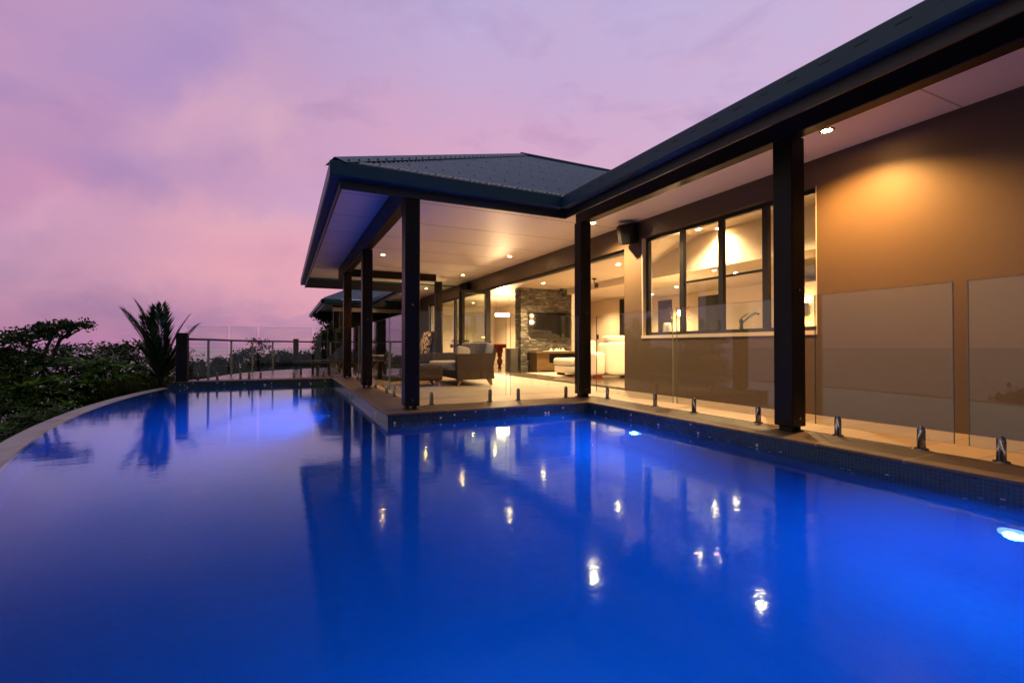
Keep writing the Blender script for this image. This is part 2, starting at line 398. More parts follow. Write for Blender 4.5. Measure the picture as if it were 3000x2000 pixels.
def mat_stack():
    m, t, b = newmat('stacked_ledgestone')
    r = t.n.new('ShaderNodeNewGeometry').outputs['Random Per Island']; n = t.noise(t.obj(), 22, 6, .7)
    c = t.ramp(r, [(0,(.07,.066,.057)),(.55,(.15,.14,.115)),(.88,(.24,.22,.17)),(1,(.46,.42,.32))])
    setp(t, b, Base_Color=t.mix(.6, c, t.mix(n, (.03,.03,.027), c)), Roughness=.6, Normal=t.bump(n, 1.0, .02)); return m
M['ledgestone'] = mat_stack()
WARM = (1.0,.63,.31); WARM2 = (1.0,.50,.17)
M['lamp_bulb'] = mat_emit('warm_lamp', (1,.55,.20), 380)
M['lamp_bulb_orange'] = mat_emit('orange_lamp', (1,.45,.13), 320)
M['pool_lens'] = mat_emit('pool_lamp_lens', (.22,.34,1.0), 3)
M['tube_glow'] = mat_emit('warm_tube', (1,.74,.42), 22)
M['cooker_glow'] = mat_emit('display_glow', (.8,.85,.5), 2.5)
M['led_red'] = mat_emit('standby_led', (1,.25,.05), 6)

def lamp(kind, name, loc, energy, col, rad=.03, spot=None, blend=.4, aim=None):
    d = bpy.data.lights.new(name, kind); d.energy = energy; d.color = col
    if kind != 'SUN': d.shadow_soft_size = rad
    if kind == 'SPOT': d.spot_size = R(spot); d.spot_blend = blend
    o = bpy.data.objects.new(name, d); COL.objects.link(o); o.location = loc
    if aim is not None:
        o.rotation_euler = (Vector(aim)-Vector(loc)).to_track_quat('-Z','Y').to_euler()
    return o

# ------------------------------------------------------------------ key dimensions (metres; deck level = 0)
WATER = -.13
AX, AY = 1.08, 5.59          # outer corner of the verandah coping
BX = 3.83                    # pool wall below the house wing
DY = 12.53                   # pool wall at the far end
WX = 5.45                    # face of the house wall
SOF = 2.90                   # soffit
GT, GB = 2.84, 2.672         # gutter lip and bottom
GX, GY, WGX = .447, 5.63, 3.447   # gutter lines: left, front, wing
BACK = 16.1                  # back eave of the pavilion
PITCH = .54

# ------------------------------------------------------------------ setting: terrain, sea, water, pool
def terrain_h(x, y):
    # a pad under the house falling away steeply to the left and beyond
    dx = max(0, -3.2 - x); dy = max(0, y - 19.5 - max(0, x)*.5); dn = max(0, -4 - y)
    d = math.hypot(dx, math.hypot(dy, dn))
    h = -1.5 - .42*d - .0006*d*d
    h += .5*math.sin(x*.31+1)*math.cos(y*.27)*min(1, d/6)
    # a wooded spur to the left, out of frame, and a headland
    a = math.hypot((x+62)/30, (y-14)/26); h = max(h, -1.0 - 26*a*a)
    a = math.hypot((x+30)/13, (y-1)/10); h = max(h, -.3 - 11*a*a)
    return max(h, -96)
def build_terrain():
    xs = sorted(set([-420,-330,-260,-200,-160,-130,-110] + [-96+4*i for i in range(20)] + [-20+1.25*i for i in range(29)] + [17,20,26,34,46,60,90,140,220,340]))
    ys = sorted(set([-300,-200,-120,-80,-50,-30] + [-20+2.5*i for i in range(30)] + [57,64,74,86,100,120,150,190,240,320,420]))
    V = [(x, y, terrain_h(x,y)) for y in ys for x in xs]; n = len(xs)
    F = []
    for j in range(len(ys)-1):
        for i in range(n-1):
            cx, cy = (xs[i]+xs[i+1])/2, (ys[j]+ys[j+1])/2
            F.append((j*n+i, j*n+i+1, (j+1)*n+i+1, (j+1)*n+i))
    m = MB(); m.add(V, F, True)
    tag(m.build('hillside', M['ground']), kind='structure')
build_terrain()
sea = MB(); K = 96; RR = 42000
sea.add([(0,0,-90)]+[(RR*math.cos(2*math.pi*i/K), RR*math.sin(2*math.pi*i/K), -90) for i in range(K)], [(0,i+1,(i+1)%K+1) for i in range(K)])
tag(sea.build('sea', M['sea']), kind='structure')

# infinity rim: a circular arc through the inner points measured on the photo
def circ3(p, q, r):
    ax, ay = p; bx, by = q; cx, cy = r
    d = 2*(ax*(by-cy)+bx*(cy-ay)+cx*(ay-by))
    ux = ((ax*ax+ay*ay)*(by-cy)+(bx*bx+by*by)*(cy-ay)+(cx*cx+cy*cy)*(ay-by))/d
    uy = ((ax*ax+ay*ay)*(cx-bx)+(bx*bx+by*by)*(ax-cx)+(cx*cx+cy*cy)*(bx-ax))/d
    return ux, uy, math.hypot(ax-ux, ay-uy)
CX, CY, CR = circ3((-1.84,4.62),(-2.33,7.17),(-2.43,10.9))
def arc(r, y): return CX - math.sqrt(max(1e-6, r*r-(y-CY)**2))
YS = [.30+ i*.3 for i in range(43)]           # up to the far end
YS = [y for y in YS if y < DY+.25] + [DY+.25]
inner = [(arc(CR, y), y) for y in YS]
RIMW = .215
def outward(p, w):
    d = Vector((p[0]-CX, p[1]-CY)).normalized(); return (p[0]+d.x*w, p[1]+d.y*w)
NEARY = YS[0]
# water sheet
wm = MB(); V = []; F = []
for (x, y) in inner: V += [(x-.02, y, WATER), (BX+.02 if y < AY else 1.1, y, WATER)]
# split the L shape: left strip up to x=1.1 for all y, right block up to AY
poly = [(x-.015, y) for x, y in inner]
outline = poly + [(1.14, DY+.25), (1.14, AY+.04), (BX+.04, AY+.04), (BX+.04, NEARY)]
wm.add([(x,y,WATER) for x,y in outline], [tuple(range(len(outline)-1,-1,-1))])
wo = wm.build('pool_water', M['water']); tag(wo, kind='structure')
if wo.data.polygons[0].normal.z < 0: wo.data.flip_normals()
# basin (inside faces)
FL = -1.75
pm = MB()
basin = poly + [(1.08, DY+.02), (1.08, AY+.0), (BX, AY+.0), (BX, NEARY)]
basin = [(x, min(y, DY+.02)) for x, y in basin]
n = len(basin)
pm.add([(x,y,FL) for x,y in basin], [tuple(range(n-1,-1,-1))])
pm.add([(x,y,FL) for x,y in basin]+[(x,y,-.321) for x,y in basin], [(i,(i+1)%n,n+(i+1)%n,n+i) for i in range(n)])
po = pm.build('pool_basin', M['pool_tile']); tag(po, kind='structure')
# submerged bench along the verandah side that carries two of the lamps
tag(MB().bbox(.62, 6.4, FL, 1.075, DY+.0, -.62, .03).build('pool_bench', M['pool_tile']), kind='structure')
# waterline band of mosaic, butted under the coping
wb = MB()
wb.box(AX, AY+.005, -.32, AX+.05, DY, -.031)             # verandah, left face
wb.box(AX, AY, -.32, BX+.05, AY+.005, -.031)             # verandah, front face
wb.box(BX, NEARY, -.32, BX+.05, AY, -.031)               # wing
wb.box(-1.2, NEARY-.05, -.32, BX-.001, NEARY, -.031)     # near end, under the camera
wb.box(-2.30, DY, -.32, AX+.05, DY+.05, -.031)           # far end
for (p, q) in zip(inner, inner[1:]):
    p = outward(p, -.018); q = outward(q, -.018)
    wb.add([(p[0],p[1],-.325),(q[0],q[1],-.325),(q[0],q[1],WATER-.018),(p[0],p[1],WATER-.018)], [(0,1,2,3)])
tag(wb.build('pool_waterline', M['mosaic']), kind='structure')
# infinity rim
rm = MB(); V = []; F = []
for i, p in enumerate(inner):
    q0 = outward(p, -.02); q1 = outward(p, .05); q2 = outward(p, RIMW); q3 = outward(p, RIMW+.03)
    V += [(q0[0],q0[1],WATER-.02),(q0[0],q0[1],WATER-.004),(q1[0],q1[1],WATER+.012),(q2[0],q2[1],WATER+.004),(q3[0],q3[1],WATER-.03),(q3[0],q3[1],-1.9)]
for i in range(len(inner)-1):
    for k in range(5): F.append((i*6+k, i*6+k+1, (i+1)*6+k+1, (i+1)*6+k))
rm.add(V, F, True)
tag(rm.build('infinity_edge', M['rim'])
    , 'curved grey pebble-render infinity edge along the left side of the pool', 'pool edge')
# leaf lying on the rim
lf = MB(); lp = outward((arc(CR,5.0),5.0), .12)
lf.add([(-.045,0,0),(-.01,.014,.008),(.05,0,.004),(-.01,-.014,.008)], [(0,1,2,3)]); lf.add([(-.045,0,-.001),(-.01,.014,.006),(.05,0,.002),(-.01,-.014,.006)], [(3,2,1,0)])
o = lf.build('fallen_leaf', M['leaf_dark'], loc=(lp[0], lp[1], WATER+.016)); tag(o, 'small dark leaf lying on the curved infinity edge', 'leaf')

# decks and coping
cp = MB()
cp.bbox(AX-.015, AY-.015, -.031, 1.60, DY+.35, 0, .006)           # left run
tag(cp.build('coping', M['coping_y']), kind='structure')
cp = MB(); cp.bbox(1.603, AY-.015, -.031, BX+.47, 6.13, 0, .006)
tag(cp.build('coping', M['coping']), kind='structure')
cp = MB(); cp.bbox(BX-.015, -4, -.031, BX+.47, AY-.018, 0, .006)
tag(cp.build('coping', M['coping_y']), kind='structure')
cp = MB(); cp.bbox(-2.2, DY-.015, -.031, AX-.018, DY+.5, 0, .006)
tag(cp.build('coping', M['coping']), kind='structure')
tag(MB().box(1.603, 6.133, -.4, WX-.002, 16.2, -.004).build('verandah_paving', M['deck_tile']), kind='structure')
tag(MB().box(BX+.473, -4, -.4, WX-.002, 6.13, -.004).build('verandah_paving', M['deck_tile']), kind='structure')
FENCE = [(-2.02,12.62),(-1.64,13.49),(-1.31,15.14),(-.86,16.36),(-.33,17.07),(.36,17.82),(1.55,18.9),(3.0,19.9),(5.4,21.0)]
dk = MB(); dk.prism([(1.58,13.035),(1.598,16.2),(1.6,16.203),(5.44,16.203),(5.44,21.2)]+[(x-.1,y+.1) for x,y in reversed(FENCE[1:-1])]+[(-2.1,13.035)], -.25, -.006)
tag(dk.build('timber_deck', M['decking']), kind='structure')
tag(MB().bbox(-1.6, -4, -.4, BX-.018, NEARY-.001, -.002, .006).build('near_terrace', M['deck_tile']), kind='structure')
# drainage strip along the glass line (slim bright edge)
st = MB(); st.box(1.66, 6.16, -.003, BX+.5, 6.19, .002); st.box(BX+.50, 2.0, -.003, BX+.53, 6.19, .0025)
tag(st.build('drain_strip', M['deck_tile']), kind='structure')
# footing walls under the decks so nothing floats above the hillside
ft = MB(); ft.box(AX+.055, AY+.055, -2.2, WX, 12.5, -.41); ft.box(BX+.055, -4, -2.2, WX, AY+.05, -.41); ft.box(-2.1, DY+.06, -2.2, 5.4, 16, -.26)
tag(ft.build('footing', M['rim']), kind='structure')

# pool lamps
def pool_lamp(loc, nx, ny, energy, label, col=(.002,.17,1.0), r=.085, beam=178):
    t = thing('pool_light', label, 'pool light', loc, math.atan2(ny, nx), 'underwater lamps in the pool walls')
    MB().lathe((0,0,0), [(.0,.03),(.10,.03),(.115,.02),(.125,.0)], 24, 'x').build('bezel', M['chrome'], t)
    MB().lathe((.0,0,0), [(.0,.037),(r,.035),(r+.003,.03)], 24, 'x').build('lens', M['pool_lens'], t)
    lamp('SPOT', 'pool_lamp_glow', (loc[0]+nx*.06, loc[1]+ny*.06, loc[2]), energy, col, .05, beam, .5, (loc[0]+nx*2, loc[1]+ny*2, loc[2]+.05))
PL = 900
pool_lamp((BX-.001, 4.52, -.80), -1, 0, PL*.62, 'underwater lamp in the wing wall in front of the white sofa')
pool_lamp((BX-.001, 1.24, -.76), -1, 0, PL*.36, 'nearest underwater lamp in the wing wall, at the right edge')
pool_lamp((.619, 7.45, -.85), -1, 0, PL*1.1, 'underwater lamp on the bench beside the verandah posts', r=.05, beam=170)
pool_lamp((.619, 9.25, -.85), -1, 0, PL*.9, 'small far underwater lamp toward the end of the pool', r=.035, beam=170)


pool_lamp((.35, NEARY+.001, -.78), 0, 1, PL*.40, 'added underwater fill lamp, unseen in the near pool wall', (.003,.24,1.0))  # out-of-view fill lamp, added to brighten the near and left water

# ------------------------------------------------------------------ house
house = thing('house', 'single storey modern house with dark roof, long verandah and glazed wing beside the pool', 'house')
# corrugated front roof of the pavilion
RY = (GY+BACK)/2; RZ = GT+.02 + PITCH*(RY-GY-.06); HX = GX + (RY-GY)*.96
def front_z(y): return GT+.02 + PITCH*(y-GY-.06)
rf = MB(); cols = []
x = GX+.06; stp = .076/8
while x < 9.6:
    y0 = GY+.05 if x < WGX else GY+.05+(x-WGX)
    y1 = min(RY, GY + (x-GX)/.96)
    if y1 > y0+.01: cols.append((x, y0, y1))
    x += stp
V = []; F = []
for i, (x, y0, y1) in enumerate(cols):
    dz = .0095*math.sin(2*math.pi*x/.076)
    V += [(x,y0,front_z(y0)+dz),(x,y1,front_z(y1)+dz)]
for i in range(len(cols)-1): F.append((2*i, 2*i+2, 2*i+3, 2*i+1))
rf.add(V, F, True); roof = rf.build('roof', M['roof'], house)
sc = MB()
rows = [GY+.12, GY+.55] + [GY+.55+.9*k for k in range(1,6)]
for k, y in enumerate(rows):
    x = .55
    while x < 9:
        y1 = min(RY, GY + (x-GX)/.96); y0 = GY+.05 if x < WGX else GY+.05+(x-WGX)
        if y0 < y < y1-.1: sc.lathe((x,y,front_z(y)+.006), [(.012,0),(.012,.006),(.006,.012),(0,.012)], 6)
        x += .228
sc.build('screws', M['screw'], roof)
# hip cap with rivets
def cap_strip(p, q, w, side, name, parent, nriv):
    p = Vector(p); q = Vector(q); d = (q-p).normalized(); s = Vector(side).normalized()
    m = MB(); m.add([p-s*w+Vector((0,0,-.0)), q-s*w, q+Vector((0,0,.03)), p+Vector((0,0,.03))], [(0,1,2,3)])
    s2 = Vector((-s.x*.2-.8*abs(s.y)*0-.9, .4, 0)).normalized(); m.add([p+Vector((0,0,.03)), q+Vector((0,0,.03)), q+s2*w+Vector((0,0,-.16*w/.2)), p+s2*w+Vector((0,0,-.16*w/.2))], [(0,1,2,3)])
    o = m.build(name, M['roof'], parent)
    r = MB()
    for i in range(nriv):
        c = p.lerp(q, (i+.5)/nriv) - s*(w*.72); r.lathe((c.x,c.y,c.z+.004), [(.014,0),(.012,.01),(0,.014)], 6)
    r.build('rivets', M['screw'], o); return o
hp0 = (GX+.05, GY+.05, front_z(GY+.05)+.03); hp1 = (HX, RY, RZ+.035)
cap_strip(hp0, hp1, .17, (-.72,.69,-.37*.0+.0), 'hip_cap', roof, 1) if False else None
hv = Vector(hp1)-Vector(hp0); nrm = Vector((0,-PITCH,1)).normalized(); side = hv.cross(nrm).normalized()
if side.x < 0: side = -side
def hip_cap():
    m = MB(); p = Vector(hp0); q = Vector(hp1); w = .16
    m.add([p+side*w-nrm*.012, q+side*w-nrm*.012, q+nrm*.012, p+nrm*.012], [(0,1,2,3)])
    nl = Vector((-PITCH,0,1)).normalized(); sl = hv.cross(nl).normalized()
    if sl.y < 0: sl = -sl
    m.add([p+nrm*.012, q+nrm*.012, q+sl*w-nl*.012, p+sl*w-nl*.012], [(0,1,2,3)])
    o = m.build('hip_cap', M['roof'], roof); r = MB(); L = hv.length; k = int(L/.2)
    for i in range(k):
        c = p.lerp(q, (i+.5)/k) + side*(w*.75); r.lathe((c.x,c.y,c.z-.004), [(.014,0),(.012,.01),(0,.014)], 6)
    r.build('rivets', M['screw'], o)
hip_cap()
# ridge cap, left hip face, back face, wing faces (plain sheet, seen only edge-on)
MB().tube([(HX-.05,RY,RZ+.02),(11,RY,RZ+.02)], .05, 8).build('ridge_cap', M['roof'], roof)
bk = MB(); lz = lambda x: GT+.02+PITCH*(x-GX-.06)
bk.add([(GX+.05,GY+.05,lz(GX+.05)),(HX,RY,RZ),(GX+.05,BACK-.05,lz(GX+.05))], [(0,1,2)])
bk.add([(GX+.05,BACK-.05,lz(GX+.05)),(HX,RY,RZ),(11,RY,RZ),(11,BACK-.05,lz(GX+.05))], [(0,1,2,3)])
wz = lambda x: GT+.02+PITCH*(x-WGX-.06)
bk.add([(WGX+.05,-4,wz(WGX+.05)),(8.6,-4,wz(8.6)),(8.6,GY+(8.6-WGX),wz(8.6)),(WGX+.05,GY+.05,wz(WGX+.05))], [(0,1,2,3)])
bk.add([(8.6,-4,wz(8.6)),(14,-4,2.86),(14,12,2.86),(8.6,12,wz(8.6))], [(0,1,2,3)])
bk.add([(WGX+.05,BACK-.1,wz(WGX+.05)),(8.6,RY,wz(8.6)),(8.6,26,wz(8.6)),(WGX+.05,26,wz(WGX+.05))], [(0,1,2,3)])
bk.add([(8.6,11,wz(8.6)),(14,11,2.86),(14,26,2.86),(8.6,26,wz(8.6))], [(0,1,2,3)])
bk.build('roof', M['roof'], house)
# gutters: box profile with rolled lip, 125 mm deep
def gutter(name, a, b, out, parent, slots=False):
    """a->b along the outer face at lip height; out = unit vector pointing away from the house"""
    a = Vector(a); b = Vector(b); o = Vector(out); m = MB()
    prof = [(.115,-.02),(.115,-.168),(.012,-.168),(0,-.155),(0,-.012),(.004,0),(.014,.002),(.018,-.008)]
    V = [];
    for p in (a, b):
        for d, z in prof: V.append(p - o*d + Vector((0,0,z)))
    n = len(prof)
    m.add(V, [(i, i+1, n+i+1, n+i) for i in range(n-1)])
    m.add(V[:n], [tuple(range(n))]); m.add(V[n:], [tuple(range(n-1,-1,-1))])
    g = m.build(name, M['gutter'], parent)
    if slots:
        s = MB(); d = (b-a).normalized(); L = (b-a).length; k = int(L/.24)
        for i in range(k):
            c = a + d*(.18+i*.24) + o*.0015 + Vector((0,0,-.062))
            h = d*.045; z = Vector((0,0,.0045))
            s.add([c-h-z, c+h-z, c+h+z, c-h+z], [(0,1,2,3)])
        s.build('overflow_slots', M['black_metal'], g)
    return g
gutter('gutter', (GX,GY,GT), (WGX,GY,GT), (0,-1,0), house)
gutter('gutter', (GX,GY+.1155,GT), (GX,BACK-.016,GT), (-1,0,0), house)
gutter('gutter', (WGX,GY,GT), (WGX,-4,GT), (-1,0,0), house, True)
gutter('gutter', (WGX,BACK,GT), (WGX,24,GT), (-1,0,0), house)
gutter('gutter', (GX,BACK+.1,GT), (WGX,BACK+.1,GT), (0,1,0), house)
# fascia behind the gutters
FA = .118; FBZ = 2.57
f = MB()
f.box(GX+FA, GY+FA, FBZ, WGX+FA+.022, GY+FA+.022, GT+.02)
f.box(GX+FA, GY+FA+.023, FBZ, GX+FA+.022, BACK-.02, GT+.02)
f.box(WGX+FA, -4, FBZ, WGX+FA+.022, GY+FA-.001, GT+.02)
f.box(GX+FA+.023, BACK-.045, FBZ+.02, WGX+FA, BACK-.023, GT+.02)
f.box(WGX+FA, BACK-.022, FBZ, WGX+FA+.022, 24, GT+.02)
f.build('fascia', M['fascia'], house)
# soffit sheets with cover strips over the joints
s = MB()
s.box(GX+FA+.024, GY+FA+.024, SOF, WX, BACK-.046, SOF+.02)
s.box(WGX+FA+.024, -4, SOF, WX, GY+FA+.0235, SOF+.02)
s.box(WGX+FA+.024, BACK-.0455, SOF, WX, 24, SOF+.02)
sof = s.build('soffit', M['soffit'], house)
for y in (6.95, 8.15, 9.35, 10.55, 11.75, 12.95, 14.15): MB().box(GX+.2, y-.014, SOF-.002, WX-.01, y+.014, SOF-.0005).build('joint_strip', M['soffit_joint'], sof)
for y in (.15, 2.10): MB().box(WGX+.2, y-.008, SOF-.002, WX-.01, y+.008, SOF-.0005).build('joint_strip', M['soffit_joint'], sof)
# verandah beams and posts
PS = .185
b = MB(); b.bbox(1.33, 5.80, 2.58, 1.48, 13.88, SOF-.001, .008); b.build('beam', M['timber_y'], house)
b = MB(); b.bbox(1.485, 13.74, 2.70, 4.06, 13.88, SOF-.001, .008); b.build('beam', M['timber_x'], house)
b = MB(); b.bbox(4.12, -3.8, 2.68, 4.27, 6.33, SOF-.001, .008); b.build('beam', M['timber_y'], house)
def post(x, y, top, label):
    m = MB(); m.bbox(-PS/2,-PS/2,.045,PS/2,PS/2,top,.007)
    o = m.build('post', M['timber'], house, (x,y,0)); o['label'] = label
    k = MB(); k.box(-.07,-.085,.0,-.035,.085,.20); k.box(.035,-.085,0,.07,.085,.20); k.box(-.088,-.088,0,.088,.088,.006)
    k2 = MB(); k2.box(-.062,-.062,.0,-.03,.062,.046); k2.box(.03,-.062,0,.062,.062,.046); k2.box(-.085,-.085,0,.085,.085,.007)
    k2.build('stirrup', M['black_metal'], o)
    for z in (.12, 1.28):
        bt = MB(); bt.lathe((0.0,-PS/2,z), [(.012,-.008),(.012,-.002),(.012,.0)], 8, 'y'); bt.lathe((0,-PS/2-.008,z), [(0,0),(.012,0)], 8, 'y')
        bt.build('bolt', M['chrome'], o)
    return o
post(1.41, 5.87, 2.579, 'front corner post at the outer corner of the verandah')
post(1.40, 9.30, 2.579, 'second verandah post along the pool')
post(1.405, 12.42, 2.579, 'last verandah post along the pool')
post(4.14, 13.81, 2.699, 'post in the middle of the verandah under the cross beam')
post(4.165, 6.20, 2.679, 'post at the inner corner where the wing begins')
post(4.205, 2.88, 2.679, 'large near post of the wing')
# outer walls of the wing and verandah
w = MB(); W2 = WX+.2
w.box(WX, -4, -.35, W2, 3.40, 3.2)
w.box(WX, 3.401, -.35, W2, 6.34, .92)
w.box(WX, 3.401, 2.60, W2, 6.34, 3.2)
w.box(WX, 6.341, -.35, W2, 6.80, 3.2)
w.box(WX, 6.801, 2.50, W2, 19.5, 3.2)
w.box(WX, 19.501, -.35, W2, 26, 3.2)
w.build('wall', M['render'], house)
# window of the wing
win = MB(); fx0, fx1 = WX+.085, WX+.145
def fr(y0,z0,y1,z1,a=fx0,b_=fx1): win.box(a,y0,z0,b_,y1,z1)
fr(3.401,2.545,6.339,2.599); fr(3.401,.955,6.339,1.005); fr(6.27,1.006,6.339,2.544); fr(3.401,1.006,3.45,2.544)
for y in (5.53, 4.80, 4.11): fr(y-.04,1.006,y+.04,2.544)
fr(4.841,1.735,5.489,1.765, fx0+.012, fx1-.012); fr(4.151,1.735,4.759,1.765, fx0+.012, fx1-.012)
winf = win.build('window', M['frame'], house)
gl = MB(); gl.box(WX+.112,3.45,1.0,WX+.118,6.27,2.55); gl.build('pane', M['glass'], winf)
sl = MB(); sl.box(WX-.012,3.40,.905,fx1,6.345,.954); sl.build('sill', M['sill'], winf)
for a_, b_ in ((6.331,6.3395),(3.4015,3.41)): MB().box(WX+.001,a_,.956,fx0-.001,b_,2.595).build('reveal', M['sill'], winf)
# sliding / folding door frames in the long opening
d = MB(); d.box(WX+.06,6.801,2.44,WX+.16,19.5,2.4995); d.box(WX+.06,6.801,0,WX+.14,6.845,2.439); d.box(WX+.06,13.22,0,WX+.14,13.32,2.439)
d.box(WX+.06,16.30,0,WX+.14,16.42,2.439); d.box(WX+.06,18.0,0,WX+.14,18.08,2.439); d.box(WX+.06,19.42,0,WX+.14,19.499,2.439)
dfr = d.build('door_frame', M['frame'], house)
tr = MB(); tr.box(WX+.03,6.801,-.002,WX+.18,19.5,.012); tr.box(WX+.06,6.801,.0125,WX+.075,19.5,.024); tr.box(WX+.12,6.801,.0125,WX+.135,19.5,.024); tr.build('door_track', M['dull_steel'], dfr)
g2 = MB(); g2.box(WX+.098,13.32,.03,WX+.104,16.30,2.43); g2.box(WX+.098,16.42,.03,WX+.104,18.0,2.43); g2.build('pane', M['glass'], dfr)
# open folding leaf standing out from the opening
def door_leaf(y, x0, x1, lbl):
    m = MB(); y0, y1 = y-.022, y+.022
    m.box(x0,y0,.02,x0+.085,y1,2.43); m.box(x1-.085,y0,.02,x1,y1,2.43); m.box(x0+.0855,y0,2.33,x1-.0855,y1,2.43); m.box(x0+.0855,y0,.02,x1-.0855,y1,.14)
    o = m.build('door', M['frame'], house); o['label'] = lbl
    MB().box(x0+.085,y-.004,.14,x1-.085,y+.004,2.33).build('pane', M['glass'], o)
    h = MB(); h.box(x0+.02,y0-.012,.96,x0+.06,y0-.001,1.2); h.tube([(x0+.04,y0-.012,1.03),(x0+.04,y0-.05,1.03),(x0+.15,y0-.05,1.03)], .008, 6); h.build('handle', M['chrome'], o)
door_leaf(13.18, 4.66, WX+.05, 'glazed folding door leaf standing open')
door_leaf(13.26, 4.60, WX+.05, 'second folding door leaf stacked behind the first')

# interior shell
ish = MB(); IX = 11.2
ish.box(W2,-1,-.3,13,24,-.0005); ish.build('floor', M['floor_tile'], house)
iw = MB()
iw.box(IX,-1,0,IX+.1,24,3.4); iw.box(W2,1.9,0,IX,2.0,3.4); iw.box(W2,20.6,0,IX,20.7,3.4)
iw.box(W2+.0005,2.001,0,W2+.02,3.39,3.2); iw.box(W2+.0005,6.345,0,W2+.02,6.79,3.2); iw.box(W2+.0005,3.391,0,W2+.02,6.3445,.9)
iw.box(8.9,13.2,0,9.0,20.6,3.4); iw.box(10.2,7.2,0,IX-.001,7.3,2.3)
iw.build('interior_wall', M['cream'], house)
ic = MB()
ic.box(7.9,2,2.38,IX,12.6,2.42)                       # low ceiling beyond
ic.box(7.88,2,2.38,7.899,12.6,3.15)                   # bright upstand
ic.add([(W2,2,2.95),(7.88,2,3.12),(7.88,7.4,3.12),(W2,7.4,2.95)], [(0,3,2,1)])
ic.add([(W2,7.4,2.95),(7.88,7.4,3.12),(7.88,9.4,2.56),(W2,9.4,2.56)], [(0,3,2,1)])
ic.box(W2,9.4,2.56,7.879,12.99,2.60); ic.box(W2,13.0,2.56,IX,20.6,2.60)
ic.build('ceiling', M['ceiling'], house)
# feature stone wall
sw = MB(); rg_ = random.Random(9); z = 0
while z < 2.55:
    hh = min(rg_.choice((.022,.03,.035,.045)), 2.555-z); x = 6.48
    while x < 8.3:
        L_ = min(rg_.uniform(.06,.24), 8.3-x); d_ = rg_.uniform(0,.035)
        if 8.3-x-L_ < .06: L_ = 8.3-x
        sw.box(x+.0015, 13.0-d_, z+.0015, x+L_-.0015, 13.1, z+hh-.0015); x += L_
    d_ = rg_.uniform(0,.02); sw.box(6.48-d_, 13.1005, z+.0015, 6.6, 13.35, z+hh-.0015); z += hh
swo = sw.build('stone_wall', M['ledgestone'], house)
MB().box(6.60,13.1005,0,8.29,13.34,2.55).build('wall_core', M['bench'], swo)
pl = MB(); pl.box(6.20,13.1,0,6.45,13.5,.71); pl.build('stone_plinth', M['bench'], house)
for (y0,y1,h) in ((13.45,14.22,2.5),(11.6,12.2,2.27),(9.7,10.5,2.25)): MB().box(IX-.03,y0,0,IX-.001,y1,h).build('interior_door', M['dark_door'], house)

# kitchen inside the window
kit = thing('kitchen_bench', 'dark kitchen bench running under the wing window', 'bench', (0,0,0))
MB().bbox(W2+.03,2.1,.86,W2+.75,6.3,.90,.006).build('benchtop', M['bench'], kit)
MB().box(W2+.05,2.1,0,W2+.70,6.3,.859).build('cabinet', M['white_plastic'], kit)
tp = thing('kitchen_tap', 'chrome mixer tap on the bench behind the window', 'tap', (5.85,4.72,.9))
MB().lathe((0,0,0), [(.03,0),(.03,.01),(.026,.02),(.026,.24),(.022,.26),(0,.265)], 14).build('body', M['chrome'], tp)
MB().tube([(0,0,.19),(-.02,-.10,.25),(-.03,-.20,.31),(-.03,-.26,.33),(-.03,-.30,.31)], [.012,.012,.016,.018,.016], 8).build('spout', M['chrome'], tp)
MB().tube([(0,0,.27),(.0,-.05,.30),(0,-.13,.34)], [.01,.007,.006], 6).build('lever', M['chrome'], tp)
jg = thing('kettle', 'pale electric kettle beside the window frame', 'kettle', (5.80,6.12,.9))
MB().lathe((0,0,0), [(.075,0),(.08,.02),(.07,.20),(.062,.25),(.05,.265),(.0,.27)], 18).build('body', M['white_plastic'], jg)
MB().tube([(0,.06,.23),(0,.12,.22),(0,.125,.10),(0,.075,.05)], .011, 6).build('handle', M['black_plastic'], jg)
ov = thing('oven_tower', 'dark built-in oven cabinet at the back of the kitchen', 'oven', (10.4,7.0,0))
MB().bbox(0,-1.3,0,.6,.15,2.0,.01).build('cabinet', M['dark_door'], ov)
MB().box(-.02,-1.2,.75,-.001,-.3,1.35).build('door', M['screen'], ov)
MB().box(-.03,-1.05,1.28,-.0205,-.9,1.295).build('display', M['cooker_glow'], ov)
pt = thing('fridge_column', 'pale boxed-in column standing in the kitchen', 'column', (8.6,6.2,0))
MB().bbox(0,-1.1,0,.5,0,1.95,.01).build('panel', M['cream'], pt)

# pendant lamps
pd = thing('pendant_lamp', 'beaded pendant lamp glowing behind the window', 'pendant lamp', (8.3,8.35,1.55))
MB().tube([(0,0,.15),(0,0,1.0)], .006, 5).build('cord', M['black_metal'], pd)
bd = MB()
for k in range(90):
    a = random.random()*6.283; z = random.uniform(-.18,.16); r = .17+.05*random.random()
    bd.lathe((r*math.cos(a), r*math.sin(a), z), [(0,-.018),(.014,-.006),(.014,.006),(0,.018)], 6)
bd.build('beads', M['lamp_bulb_orange'], pd) if False else bd.build('beads', mat_glass('bead_glass', (.95,.7,.5), .1), pd)
MB().lathe((0,0,0), [(0,-.06),(.04,-.045),(.055,0),(.04,.045),(0,.06)], 12).build('bulb', M['lamp_bulb'], pd)
lamp('POINT','pendant_glow',(8.3,8.35,1.3),50,WARM,.08)
p2 = thing('table_pendant', 'small bright pendant hanging over the red billiard table', 'pendant lamp', (7.05,15.6,1.84))
MB().bbox(-.26,-.08,0,.26,.08,.12,.03).build('shade', M['tube_glow'], p2)
for sx in (-.2,.22): MB().tube([(sx,0,.12),(sx*1.3,0,.71)], .004, 5).build('wire', M['dull_steel'], p2)
lamp('POINT','table_pendant_glow',(7.05,15.6,1.65),380,WARM,.15)

